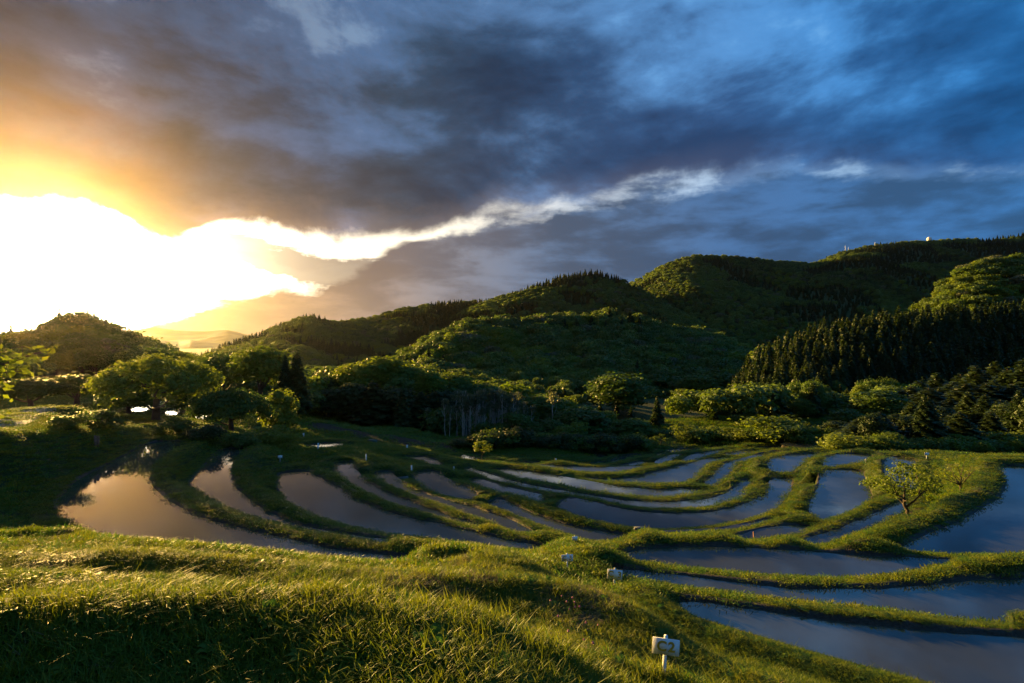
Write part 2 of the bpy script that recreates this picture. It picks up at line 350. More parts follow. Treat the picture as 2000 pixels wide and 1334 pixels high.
# ------------------------------------------------------------------ the paddies: outline (photograph rows and columns) at a water level below the eye
def at(px, py, H):
    r = F * H / (py - HOR); return np.array(((px - 1000) / F * r, r, EYE - H))
def atr(px, r, z=None, py=None):
    if z is None: z = EYE - (py - HOR) / F * r
    return np.array(((px - 1000) / F * r, r, z))
PAD = {
 'leftmost': (8.8, 'wide leftmost flooded paddy under the grassy left bank', [(111,990),(118,970),(150,938),(190,916),(240,892),(270,874),(292,865),(316,861),(345,861),(366,863),(350,878),(324,894),(304,910),(294,924),(293,936),(297,950),(310,964),(330,980),(360,996),(390,1008),(420,1018),(500,1038),(520,1044),(580,1056),(640,1069),(700,1078),(760,1084),(812,1088),(760,1097),(700,1093),(640,1088),(540,1076),(440,1064),(360,1058),(300,1054),(240,1050),(190,1044),(165,1037),(140,1023),(122,1010)]),
 'second': (9.5, 'narrow curved paddy, second from the left, tapering towards the front', [(372,946),(378,934),(410,898),(432,878),(456,875),(480,876),(472,888),(456,902),(449,916),(452,936),(462,954),(480,970),(510,992),(540,1008),(580,1024),(620,1033),(660,1040),(720,1048),(760,1055),(740,1058),(690,1049),(640,1040),(590,1032),(550,1023),(500,1012),(460,998),(430,984),(400,968),(385,958)]),
 'third': (10.2, 'long broad paddy, third from the left, sweeping to the signs', [(541,948),(542,936),(547,926),(560,921),(600,919),(620,930),(660,952),(700,978),(730,990),(780,1006),(860,1022),(920,1038),(1000,1056),(1040,1062),(1072,1069),(1040,1077),(980,1070),(920,1062),(860,1054),(780,1045),(710,1033),(660,1022),(620,1010),(590,996),(560,981),(548,966)]),
 'fourth': (10.9, 'thin paddy with three dark stumps at its near edge', [(653,914),(654,902),(686,901),(693,916),(708,936),(740,954),(780,970),(830,990),(880,1008),(920,1020),(944,1027),(930,1027),(890,1018),(860,1010),(810,995),(770,985),(730,968),(700,955),(676,940),(658,926)]),
 'fifth': (11.4, 'long thin paddy next to the dark hose crate', [(730,923),(742,920),(760,920),(772,932),(796,948),(830,964),(880,978),(930,992),(980,1008),(1020,1026),(1048,1039),(1025,1041),(999,1037),(976,1028),(940,1012),(890,994),(850,980),(800,965),(780,956),(752,944),(734,931)]),
 'sixth': (12.0, 'short paddy ending at a mud wall in the middle of the terraces', [(809,924),(820,920),(848,919),(860,928),(890,944),(926,958),(933,964),(918,977),(880,970),(840,960),(820,948),(810,937)]),
 'seventh': (12.8, 'small dark paddy behind the mound in the middle', [(916,937),(933,934),(966,944),(999,952),(1032,959),(1063,967),(1059,984),(1032,974),(1006,965),(979,962),(949,956),(925,946)]),
 'eighth': (12.2, 'paddy curving down to the small white sign board', [(946,983),(963,975),(982,975),(1002,984),(1040,1002),(1081,1017),(1131,1030),(1160,1034),(1200,1041),(1235,1046),(1217,1054),(1172,1060),(1139,1055),(1111,1045),(1081,1033),(1048,1022),(1015,1009),(982,996)]),
 'centre': (12.5, 'largest central paddy, bending up to the right', [(1088,989),(1098,977),(1114,972),(1145,977),(1190,988),(1235,997),(1295,1003),(1355,1002),(1400,998),(1430,991),(1467,979),(1490,965),(1502,947),(1509,934),(1527,932),(1548,934),(1545,952),(1535,970),(1512,994),(1490,1005),(1460,1014),(1415,1023),(1340,1032),(1280,1033),(1257,1032),(1220,1027),(1175,1018),(1145,1011),(1115,1002)]),
 'sliver': (11.8, 'sliver of water along the front of the largest central paddy', [(1285,1037),(1340,1036),(1400,1032),(1440,1026),(1480,1018),(1508,1012),(1500,1019),(1470,1027),(1430,1034),(1380,1039),(1330,1043),(1290,1042)]),
 'stake': (10.9, 'small paddy with the orange stake at its front', [(1440,1046),(1467,1037),(1490,1033),(1512,1028),(1535,1025),(1565,1025),(1588,1028),(1565,1040),(1535,1047),(1502,1054),(1450,1056)]),
 'ribbon': (13.0, 'long ribbon of water curving behind the largest central paddy', [(905,916),(916,913),(941,921),(966,928),(1007,940),(1048,949),(1090,956),(1130,963),(1175,970),(1220,977),(1265,980),(1310,980),(1355,977),(1390,972),(1407,967),(1430,958),(1445,943),(1452,936),(1473,939),(1464,952),(1452,968),(1437,975),(1400,985),(1370,990),(1325,992),(1280,991),(1235,988),(1190,980),(1160,973),(1130,968),(1090,962),(1055,956),(1032,952),(999,944),(966,937),(933,927)]),
 'reeds': (13.6, 'long paddy with weeds along its near edge', [(961,916),(982,915),(1024,918),(1057,923),(1098,931),(1147,939),(1205,950),(1235,951),(1265,955),(1295,955),(1340,953),(1385,959),(1355,964),(1310,970),(1280,971),(1250,970),(1205,964),(1160,959),(1115,952),(1081,944),(1040,938),(1007,931),(982,924)]),
 'bright': (14.2, 'broad bright paddy in the far middle with weeds in front', [(1142,933),(1190,935),(1228,934),(1258,928),(1295,917),(1340,907),(1370,899),(1400,893),(1427,894),(1400,901),(1382,908),(1368,920),(1359,935),(1340,942),(1325,943),(1280,945),(1235,942),(1190,940),(1152,937)]),
 'swan': (13.6, 'narrow paddy curving like a neck up the right terraces', [(1372,943),(1392,930),(1404,910),(1422,902),(1452,895),(1490,885),(1512,880),(1525,882),(1505,889),(1482,893),(1452,900),(1433,908),(1427,922),(1407,942),(1395,950)]),
 'bluecup': (12.4, 'cup shaped paddy above the bright grass mound', [(1500,910),(1500,901),(1506,895),(1527,890),(1557,887),(1617,883),(1595,891),(1572,900),(1552,914),(1547,921),(1509,922)]),
 'oval': (11.5, 'oval paddy on the right below the shrubs', [(1605,903),(1613,894),(1630,887),(1670,885),(1710,890),(1692,902),(1648,908),(1613,912)]),
 'square': (11.3, 'broad four sided paddy left of the small leafy tree', [(1578,991),(1589,971),(1600,947),(1604,921),(1626,917),(1683,918),(1692,938),(1701,956),(1703,973),(1683,992),(1652,1004),(1613,1016),(1591,1009)]),
 'hidden': (10.3, 'paddy half hidden behind the small leafy tree', [(1728,918),(1726,902),(1735,893),(1753,892),(1789,898),(1782,912),(1784,930),(1797,945),(1790,953),(1768,955),(1745,945),(1733,932)]),
 'wedge': (10.4, 'wedge shaped paddy running under the small leafy tree', [(1564,1053),(1615,1039),(1670,1019),(1714,1000),(1749,981),(1769,978),(1771,993),(1736,1010),(1692,1036),(1648,1055),(1615,1066),(1580,1064)]),
 'rightpond': (8.2, 'large deep blue pond on the right beyond the two trees', [(1952,909),(2000,909),(2300,912),(2450,950),(2450,1040),(2250,1072),(2000,1077),(1934,1079),(1890,1081),(1824,1078),(1751,1070),(1780,1059),(1824,1039),(1879,1015),(1934,986),(1960,967),(1966,949),(1963,934)]),
 'frontthird': (7.6, 'brown paddy with curved ends just beyond the sign boards', [(1215,1085),(1244,1074),(1328,1066),(1454,1069),(1580,1076),(1706,1085),(1811,1089),(1882,1095),(1832,1104),(1748,1121),(1685,1127),(1601,1126),(1496,1120),(1370,1110),(1265,1098)]),
 'frontsecond': (6.9, 'dark paddy second from the front on the right', [(1185,1108),(1244,1112),(1349,1124),(1454,1139),(1580,1150),(1706,1152),(1832,1143),(1916,1131),(2000,1129),(2250,1122),(2400,1200),(2000,1214),(1874,1206),(1706,1185),(1538,1169),(1370,1149),(1244,1130)]),
 'frontfirst': (6.2, 'darkest paddy in the front right corner', [(1332,1177),(1362,1173),(1454,1185),(1580,1206),(1748,1227),(1874,1236),(2000,1248),(2300,1280),(2400,1420),(1990,1390),(1874,1340),(1790,1320),(1664,1287),(1538,1252),(1412,1215),(1349,1195)]),
 'fa': (14.8, 'long bright strip of water at the far middle', [(1040,907.5),(1075,907.5),(1135,911.5),(1180,913),(1260,910.5),(1245,914.5),(1215,921),(1185,922),(1140,921),(1100,915.5),(1075,912)]),
 'fb': (15.3, 'tiny far strip of water left of the long bright strip', [(1003,904),(1022,902.5),(1052,902.5),(1058,904),(1030,906)]),
 'fc': (15.2, 'far slanting strip of water by the little roadside tree', [(901,888),(917,890),(940,895),(962,901),(940,900.5),(900,897)]),
 'fd': (15.6, 'thinnest far strip of water above the little tree', [(920,886),(930,886.5),(952,895),(940,893)]),
 'fe': (13.3, 'glittering weedy pool at the far left of the terraces', [(598,873),(608,868),(630,865),(659,864),(673,867),(655,874),(621,875)]),
 'ff': (13.1, 'small curved pool inside the lit yellow bund', [(787,891),(817,890.5),(837,893),(855,900),(866,908),(850,908.5),(837,904),(815,896)]),
 'fg': (16.4, 'far weedy pool at the foot of the trees', [(1149,885),(1192,884),(1206,885),(1190,889),(1180,895),(1170,895),(1155,889)]),
 'fh': (16.0, 'far pool with a long thin tail', [(1209,887),(1255,888),(1237,893),(1207,902.5),(1170,907),(1135,907),(1177,903),(1203,897)]),
 'fi': (15.3, 'far tapering paddy above the long bright strip', [(1200,911),(1230,906),(1248,901),(1264,899),(1258,907.5),(1222,911.5)]),
 'fj': (15.5, 'far paddy under the little leaning tree', [(1281,889),(1287,884),(1305,878),(1335,875.5),(1387,875.5),(1357,880),(1327,882),(1297,888),(1284,892)]),
 'fk': (14.9, 'far weedy paddy in the second row', [(1278,904),(1290,895),(1312,888),(1336,886),(1320,893),(1305,902),(1287,906)]),
 'fl': (14.7, 'far paddy with dry stalks along its front', [(1329,901),(1335,895),(1357,886),(1395,880),(1425,877.5),(1410,882),(1387,890),(1357,899)]),
 'fm': (14.3, 'far blue paddy above the broad bright one', [(1413,887),(1436,882),(1458,879),(1486,877.5),(1475,883),(1467,887),(1451,888.5),(1431,888.5)]),
 'fn': (14.2, 'hair thin far strip below the topmost pool', [(1473,874),(1491,872),(1532,873),(1530,875),(1495,875.5)]),
 'fo': (13.4, 'topmost far pool mirroring the shrubs', [(1523,867),(1541,864),(1568,862),(1585,863),(1601,871),(1585,875.5),(1552,872.5),(1530,869)]),
 'la': (11.0, 'sunlit pool glittering between the left trees', [(250,802),(270,792),(300,782),(320,779),(330,785),(300,798),(270,804)]),
 'lb': (9.7, 'sliver of glittering water behind the left bank', [(220,828),(236,826.5),(250,833),(240,836)]),
 'lc': (11.6, 'glittering pool behind the trunks of the low left tree', [(322,800),(340,795),(350,800),(345,810),(325,812)]),
 'ld': (11.9, 'glittering pool right of the low left tree', [(378,808),(395,800),(406,804),(402,818),(385,821)]),
}
def smooth_closed(P, n=3):
    """Chaikin corner cutting"""
    for _ in range(n - 1):
        Q = np.roll(P, -1, 0); P = np.stack([P * 0.75 + Q * 0.25, P * 0.25 + Q * 0.75], 1).reshape(-1, P.shape[1])
    return P
POLY = []
for k, (H, lab, pts) in PAD.items():
    P = np.array([at(x, y, H) for x, y in pts])[:, :2]
    P = smooth_closed(P, 2)
    POLY.append((k, EYE - H, P, lab))

SIGHT = []
for k_, zw_, P_, _l in POLY:
    B_ = np.roll(P_, -1, 0); t_ = np.linspace(0, 1, 24)[:, None, None]
    S_ = (P_[None] * (1 - t_) + B_[None] * t_).reshape(-1, 2)
    us = S_[:, 0] / S_[:, 1]; ds = (EYE - zw_) / S_[:, 1]
    ed = np.linspace(us.min(), us.max(), max(8, int((us.max() - us.min()) / 0.004)))
    ix = np.clip(np.digitize(us, ed) - 1, 0, len(ed) - 2); mx_ = np.zeros(len(ed) - 1); np.maximum.at(mx_, ix, ds)
    g_ = mx_ > 0
    SIGHT.append((((ed[1:] + ed[:-1]) / 2)[g_], mx_[g_]))
def poly_dist(P, x, y):
    """signed distance (negative inside) from points to polygon P"""
    A = P; B = np.roll(P, -1, 0)
    d2 = np.full(x.shape, 1e9); ins = np.zeros(x.shape, bool)
    for (ax, ay), (bx, by) in zip(A, B):
        ex, ey = bx - ax, by - ay; L = ex * ex + ey * ey + 1e-12
        t = np.clip(((x - ax) * ex + (y - ay) * ey) / L, 0, 1)
        dx = x - ax - t * ex; dy = y - ay - t * ey
        d2 = np.minimum(d2, dx * dx + dy * dy)
        c = ((ay > y) != (by > y)) & (x < ex * (y - ay) / (ey if abs(ey) > 1e-12 else 1e-12) + ax)
        ins ^= c
    d = np.sqrt(d2); return np.where(ins, -d, d)

# ground points away from the paddies: (column, row, distance)
CTRL = [atr(px, r, py=py) for px, py, r in [
 (-100,1400,2.6),(300,1400,2.6),(700,1400,2.7),(1100,1420,3.2),
 (-200,1245,5.6),(0,1250,5.5),(300,1248,5.6),(600,1235,6.0),(800,1225,6.4),(1000,1225,6.6),(1150,1245,6.4),(1250,1300,6.3),
 (-200,1078,14),(0,1086,14),(200,1092,14),(400,1108,13),(600,1135,12),(800,1160,11),(1000,1178,10.2),
 (-150,1165,9),(100,1170,9),(400,1175,9),(700,1190,8.8),(950,1200,8.4),
 (0,1068,20),(200,1090,19.5),(500,1110,18.5),(800,1124,17.5),(1000,1096,17),(900,1105,17.5),
 (1108,1110,14.8),(1198,1147,11.6),(1298,1318,6.5),(1150,1080,17),(1180,1060,21),(1120,1062,22.5),(1250,1230,8.4),(1300,1180,10.6),
 (1400,1330,7.3),(1600,1334,7.5),(1800,1400,7.0),(1500,1265,8.6),(1400,1225,10.0),
 (50,960,28),(0,900,29),(0,832,31),(100,826,34),(190,822,38),(250,838,40),(300,850,43),(-100,1000,22),(-100,900,26),(0,1050,20),(-300,1000,18),(-300,850,28),
 (0,817,38),(-200,820,33),(100,803,48),(200,795,60),(250,810,88),(400,835,75),(500,838,75),(330,815,66),
 (417,853,47.5),(480,868,48.5),(530,872,50),(560,880,49),(600,850,75),(700,860,75),(800,870,74),(620,830,85),(750,845,90),(880,872,85),
 (700,840,100),(900,866,100),(1100,876,100),(1250,880,90),(1300,866,90),(1450,862,85),(1600,855,85),(1650,872,65),(1750,881,58),(1850,886,50),
 (1810,891,41),(1860,888,38),(1920,890,38),(2000,892,38),(2200,892,38),(1900,880,60),(2100,880,60),(1800,925,38.5),(1850,945,34),(1900,930,34),
 (1778,1014,27.5),(1875,962,29.5),
 (1300,840,130),(1300,785,225),(1400,805,190),(1200,782,220),(1500,830,130),(1800,830,130),(2000,830,120),(700,780,170),(300,765,140),(0,752,120),(-300,750,100),
 (1000,800,170),(1600,800,190),(1150,850,125),(420,800,110),
]]
CTRL += [np.array(c, float) for c in [(0,0,EYE-1.7),(-4,0,EYE-1.7),(4,0,EYE-2.3),(-3,-3,EYE-1.6),(3,-3,EYE-1.9),(-9,3,EYE-2.0),(8,3,EYE-3.6),(-14,8,EYE-3.0),(11,6,EYE-5.2),(0,-8,EYE-1.4),(16,4,EYE-5.4),(-10,-6,EYE-1.5),(10,-6,EYE-2)]]
for r_, z_ in ((300, 28), (450, 29), (800, 30), (1600, 32), (3000, 34), (5000, 36)):
    for u in np.linspace(-1.5, 1.5, 9):
        CTRL.append(np.array((u * r_, r_, EYE - z_ + (10 if u < -0.6 and r_ < 400 else 0))))
CP = np.array(CTRL)
PP = np.concatenate([np.c_[P[::3], np.full(len(P[::3]), z)] for _, z, P, _ in POLY])
ALLC = np.concatenate([CP, PP]); WGT = np.concatenate([np.full(len(CP), 2.5), np.full(len(PP), 1.0)])

U0, U1 = -1.6, 1.6
def rows_axis():
    y = [-6.0]
    while y[-1] < 132: y.append(y[-1] + max(0.075, 0.0052 * (y[-1] + 4)))
    while y[-1] < 4450: y.append(y[-1] * 1.035)
    return np.array(y)
YA = rows_axis()
XOFF = 8.0
# coarse base surface
YC = YA[::5]; UC = np.linspace(U0, U1, 121)
def idw(x, y):
    z = np.zeros(x.shape); n = 200000 // 1
    out = []
    for s in range(0, len(x), 4000):
        xx = x[s:s + 4000, None]; yy = y[s:s + 4000, None]
        d2 = (xx - ALLC[None, :, 0]) ** 2 + (yy - ALLC[None, :, 1]) ** 2
        e = 0.8 + (0.02 * yy) ** 2
        w = WGT[None] / (d2 + e) ** 1.7
        out.append((w * ALLC[None, :, 2]).sum(1) / w.sum(1))
    return np.concatenate(out)
GY, GU = np.meshgrid(YC, UC, indexing='ij')
BZ = idw((GU * (GY + XOFF)).ravel(), GY.ravel()).reshape(GY.shape)
for _ in range(2):
    t = BZ.copy(); t[1:-1, 1:-1] = (BZ[1:-1, 1:-1] * 2 + BZ[:-2, 1:-1] + BZ[2:, 1:-1] + BZ[1:-1, :-2] + BZ[1:-1, 2:]) / 6; BZ = t
def base_z(x, y):
    u = np.clip((x / (y + XOFF) - U0) / (U1 - U0) * (len(UC) - 1), 0, len(UC) - 1.001)
    k = np.clip(np.interp(y, YC, np.arange(len(YC))), 0, len(YC) - 1.001)
    i = k.astype(int); j = u.astype(int); fi = k - i; fj = u - j
    return (BZ[i, j] * (1 - fj) + BZ[i, j + 1] * fj) * (1 - fi) + (BZ[i + 1, j] * (1 - fj) + BZ[i + 1, j + 1] * fj) * fi

FIELDS = [[(590,842),(618,832),(650,838),(690,850),(655,855),(610,851)], [(660,845),(700,846),(742,862),(770,880),(735,874),(690,860)],
          [(735,852),(760,850),(800,868),(818,886),(790,886),(770,872)], [(775,856),(800,857),(846,880),(858,890),(836,888)], [(825,862),(850,862),(890,884),(900,892),(870,888)]]
FPOLY = []
for f in FIELDS:
    pts = []
    for px, py in f:
        pts.append(at(px, py, 14.6 + (px - 600) / 300 * 1.2)[:2])
    FPOLY.append(smooth_closed(np.array(pts), 2))

def terrain(x, y, full=False):
    x = np.asarray(x, float); y = np.asarray(y, float)
    zb = base_z(x, y)
    near = sstep(y, 150, 90)
    zb = zb + near * (fbm(x, y, 0.55, 3, 3) * 0.16 + fbm(x, y, 0.16, 2, 9) * 0.8 * sstep(y, 30, 12) + fbm(x, y, 3.1, 2, 5) * 0.05)
    far_w = np.full(x.shape, 99.0)
    for k, zw, P, _ in POLY:
        c = P.mean(0); far_w = np.minimum(far_w, np.hypot(np.maximum(np.maximum(P[:, 0].min() - x, x - P[:, 0].max()), 0), np.maximum(np.maximum(P[:, 1].min() - y, y - P[:, 1].max()), 0)))
    st = sstep(y, 26, 17) * sstep(far_w, 0.0, 2.5) + sstep(x, -24, -30) * sstep(y, 14, 20) * sstep(y, 60, 45)
    st = np.clip(st, 0, 1)
    hs = 1.35; ph = (zb - EYE + 3.2) / hs + fbm(x, y, 0.10, 2, 61) * 0.9 + 20
    fl = np.floor(ph); fr = ph - fl
    zb = zb + st * 0.85 * hs * (sstep(fr, 0.0, 0.50) - fr) + st * 0.16 * np.exp(-((fr - 0.60) / 0.10) ** 2)
    M = 6.0
    ws = np.full(x.shape, 1 / 3.0 ** 2.4); zs = zb * ws
    cap = np.full(x.shape, 1e9)
    mud = np.zeros(x.shape); bump = np.zeros(x.shape); water = np.full(x.shape, 99.0)
    keep = []
    for k, zw, P, _ in POLY:
        lo = P.min(0) - M; hi = P.max(0) + M
        idx = np.where((x > lo[0]) & (x < hi[0]) & (y > lo[1]) & (y < hi[1]))[0]
        if not len(idx): continue
        d = poly_dist(P, x[idx], y[idx])
        d = d + (vnoise(x[idx], y[idx], 0.9, 4) - 0.5) * 0.16 + (vnoise(x[idx], y[idx], 2.6, 6) - 0.5) * 0.06
        w = np.where(d > 0, 1 / (np.maximum(d, 0) + 0.12) ** 2.4 * np.clip(1 - d / M, 0, 1) ** 2, 0)
        ws[idx] += w; zs[idx] += w * zw
        water[idx] = np.minimum(water[idx], d); keep.append((zw, idx, d))
    z0 = zs / ws
    z = z0.copy()
    for zw, idx, d in keep:
        up = np.clip((zw - z0[idx] + 0.22) / 0.26, 0, 1)
        wdt = 0.7 + 0.5 * vnoise(x[idx], y[idx], 0.3, 8)
        b = 0.32 * (0.30 * sstep(d, -0.02, 0.12) + 0.70 * sstep(d, 0.05, 0.85)) * (1 - sstep(d, wdt, wdt + 0.9)) * up
        bump[idx] = np.maximum(bump[idx], b)
    z = z + bump
    # banks stay low enough for the next water to be seen over them
    uu = x / np.maximum(y, 0.5)
    for (k, zw, P, _), (ua, dn) in zip(POLY, SIGHT):
        out = np.maximum(np.maximum(ua[0] - uu, uu - ua[-1]), 0); dd = np.where(out < 0.05, np.interp(uu, ua, dn), np.nan)
        yn = (EYE - zw) / dd
        sel = np.isfinite(dd) & (y < yn + 0.3) & (y > yn - 14) & (y > 2)
        c = EYE - dd[sel] * y[sel] - 0.16 + out[sel] * 10
        cap[sel] = np.minimum(cap[sel], c)
    ex = z - cap
    z = np.where(ex > -0.10, cap - 0.10 + np.where(ex > 0.10, 0.10, ex + 0.10 - (ex + 0.10) ** 2 / 0.4 * 1.0), z)
    for zw, idx, d in keep:
        i = d <= 0.0
        z[idx[i]] = zw - 0.03 - np.minimum(0.3, -d[i] * 0.7)
        m = (1 - sstep(d, 0.12, 0.26)) * np.clip((0.15 - (z[idx] - zw)) / 0.06, 0, 1)
        mud[idx] = np.maximum(mud[idx], m)
    if not full: return z
    return z, mud, water

def build_ground():
    u = np.linspace(U0, U1, 860)
    Y, U = np.meshgrid(YA, u, indexing='ij')
    X = U * (Y + XOFF); x = X.ravel(); y = Y.ravel()
    z, mud, water = terrain(x, y, True)
    field = np.zeros(len(x))
    for P in FPOLY:
        lo = P.min(0) - 2; hi = P.max(0) + 2
        idx = np.where((x > lo[0]) & (x < hi[0]) & (y > lo[1]) & (y < hi[1]))[0]
        if len(idx): field[idx] = np.maximum(field[idx], 1 - sstep(poly_dist(P, x[idx], y[idx]), -0.6, 0.3))
    me = mesh_np('ground', np.stack([x, y, z], 1), grid_quads(len(YA), len(u)), smooth=True, mats=['ground'],
                 attrs={'mud': ('FLOAT', mud), 'field': ('FLOAT', field)})
    obj('ground', me, kind='structure', label='terraced grassy hillside with mud edged bunds')
build_ground()

def build_water():
    for k, zw, P, lab in POLY:
        # outline pushed slightly outward so that the bank, not the sheet, cuts the shore
        T = np.roll(P, -1, 0) - np.roll(P, 1, 0); N = np.stack([T[:, 1], -T[:, 0]], 1); N /= np.linalg.norm(N, axis=1, keepdims=True) + 1e-9
        area = 0.5 * np.sum(P[:, 0] * np.roll(P[:, 1], -1) - np.roll(P[:, 0], -1) * P[:, 1])
        Q = P + N * (0.13 if area > 0 else -0.13)
        me = bpy.data.meshes.new('paddy_water')
        vs_ = [(a, b, zw) for a, b in Q]
        if area < 0: vs_ = vs_[::-1]
        me.from_pydata(vs_, [], [list(range(len(vs_)))]); me.materials.append(MATS['paddy_water']); me.update()
        obj('paddy_water', me, kind='structure', label=lab)
build_water()

# ------------------------------------------------------------------ hills
HILLS = {}
def hill(name, crest, depth, tree_h, base=-28.0, back=0.35, rough=1.0, nu=160, nv=60, kind='structure', gully=0.10, mat='ground', label=None):
    c = np.array(crest, float)
    px = np.linspace(c[0, 0], c[-1, 0], nu)
    py = np.interp(px, c[:, 0], c[:, 1]); rr = np.interp(px, c[:, 0], c[:, 2])
    ker = np.hanning(7); ker /= ker.sum()
    pys = np.convolve(np.pad(py, 3, 'edge'), ker, 'valid'); rr = np.convolve(np.pad(rr, 3, 'edge'), ker, 'valid')
    v = np.linspace(0, 1 + back, nv)
    u = (px - 1000) / F
    r = rr[None] * (1 - depth + depth * v[:, None])
    x = u[None] * r; y = r
    zc = EYE + (HOR - pys) / F * rr - tree_h
    zb = EYE + base
    t = np.where(v < 1, v, 1)[:, None]
    s = t ** 0.85 * (0.55 + 0.45 * np.sin(t * math.pi / 2))
    z = zb + (zc[None] - zb) * s
    z -= np.where(v > 1, ((v - 1) / back) ** 1.6, 0)[:, None] * np.maximum(zc - zb, 8)[None] * 1.0
    amp = np.maximum(zc - zb, 5)[None]
    hump = np.sin(np.clip(v, 0, 1) * math.pi)[:, None]
    sc = 2.2 / (rr.mean() * depth)
    z += amp * hump * gully * 3.0 * (fbm(x, y * 0.45, sc * 1.5, 3, 11) * rough)
    z += amp * 0.05 * (fbm(x, y, sc * 6, 3, 15)) * rough * np.clip(1 - np.abs(v - 1) * 3, 0, 1)[:, None] * 0
    P = np.stack([x, y, z], 2)
    me = mesh_np('hill', P.reshape(-1, 3), grid_quads(nv, nu), smooth=True, mats=[mat])
    obj('hill', me, kind='structure', label=label or name)
    HILLS[name] = (P, tree_h, v)
hill('far', [(120,664,3600),(220,650,3600),(270,643,3600),(300,638,3600),(330,643,3600),(360,646,3600),(400,647,3600),(445,644,3600),(480,653,3600),(560,668,3600)], 0.25, 0, base=-36, label='far hazy mountain range beneath the glow', mat='leaf_far', gully=0.15)
hill('nearer_far', [(230,672,2200),(300,662,2200),(350,668,2200),(372,664,2200),(400,668,2200),(470,676,2200)], 0.2, 0, base=-36, label='faint lower range in front of the far mountains', mat='leaf_far')
hill('ridge_left', [(330,745,560),(380,700,600),(430,675,640),(500,652,680),(560,627,720),(605,611,760),(650,626,800),(720,619,850),(780,601,900),(850,589,950),(950,584,1000),(1030,590,1050),(1120,620,1100)], 0.42, 9, label='dark wooded ridge left of the middle', nu=200)
hill('ridge_mid', [(840,640,800),(900,606,850),(960,582,900),(1040,556,950),(1100,534,980),(1160,525,1000),(1210,540,960),(1260,566,900),(1320,600,820),(1400,645,700),(1460,680,640)], 0.40, 9, label='dark wooded hill with a rounded top in the middle', nu=200)
hill('ridge_right', [(1160,600,1300),(1200,566,1300),(1250,541,1320),(1300,513,1350),(1350,496,1350),(1430,497,1380),(1500,506,1400),(1590,513,1420),(1640,491,1450),(1700,477,1480),(1760,470,1500),(1815,468,1500),(1870,465,1500),(1930,464,1500),(2000,455,1500),(2250,440,1500)], 0.52, 10, label='highest wooded ridge carrying the white dome', nu=240, nv=70)
hill('hill_mid', [(690,742,240),(780,694,290),(830,658,310),(880,634,330),(950,616,350),(1000,619,355),(1060,611,360),(1130,607,365),(1190,605,370),(1250,616,375),(1300,633,380),(1360,642,380),(1420,657,380),(1480,690,360),(1530,735,330)], 0.42, 9, base=-27, label='broadleaf wooded hill behind the valley', nu=160)
hill('hill_top', [(1740,640,400),(1800,586,400),(1830,560,400),(1860,529,400),(1890,511,400),(1940,498,400),(1980,493,400),(2050,488,400),(2300,478,400)], 0.35, 9, label='sunlit wooded knoll on the far right', nu=90)
hill('hill_cedar', [(1380,790,165),(1420,745,180),(1450,700,195),(1470,670,200),(1520,643,210),(1560,629,220),(1620,609,230),(1700,599,240),(1780,588,250),(1840,580,260),(1920,578,270),(2000,574,280),(2300,560,280)], 0.42, 14, base=-24, label='steep right hillside planted with cedars', nu=130)
hill('hill_left', [(-320,700,150),(-150,672,170),(-60,655,185),(0,640,190),(40,650,195),(70,642,198),(110,614,200),(160,598,205),(200,613,208),(230,633,210),(280,651,215),(330,676,220),(370,696,225),(410,715,230),(460,745,230),(520,775,220)], 0.36, 9, base=-13, label='dark wooded hill under the setting sun', nu=120)

# ------------------------------------------------------------------ plant meshes
def leaf_quads(C, N, size, r, aspect=1.5, jit=0.5, curl=True):
    """C centres, N preferred normals -> kite-shaped leaves"""
    n = len(C)
    N = N + r.normal(0, jit, (n, 3)); N /= np.linalg.norm(N, axis=1, keepdims=True) + 1e-9
    t = np.cross(N, r.normal(0, 1, (n, 3))); t /= np.linalg.norm(t, axis=1, keepdims=True) + 1e-9
    b = np.cross(N, t)
    s = (size * r.uniform(0.6, 1.4, n))[:, None]
    v = np.stack([C - t * s * aspect * 0.5, C + b * s * 0.5 + N * s * 0.12, C + t * s * aspect * 0.5 - N * s * 0.1, C - b * s * 0.5 + N * s * 0.12], 1)
    return v.reshape(-1, 3), np.arange(4 * n).reshape(-1, 4)
def tube(pts, rad, sides=6):
    pts = np.array(pts, float); rad = np.array(rad, float); n = len(pts)
    V = []; 
    for i in range(n):
        d = pts[min(i + 1, n - 1)] - pts[max(i - 1, 0)]; d /= np.linalg.norm(d) + 1e-9
        a = np.cross(d, (0.3, 0.9, 0.1) if abs(d[2]) > 0.8 else (0, 0, 1)); a /= np.linalg.norm(a) + 1e-9; b = np.cross(d, a)
        for k in range(sides):
            th = 2 * math.pi * k / sides; V.append(pts[i] + (a * math.cos(th) + b * math.sin(th)) * rad[i])
    Q = [(i * sides + k, i * sides + (k + 1) % sides, (i + 1) * sides + (k + 1) % sides, (i + 1) * sides + k) for i in range(n - 1) for k in range(sides)]
    return np.array(V), np.array(Q)
def merge(parts):
    V = []; Q = []; o = 0
    for v, q in parts:
        V.append(v); Q.append(np.asarray(q) + o); o += len(v)
    return np.concatenate(V), np.concatenate(Q)
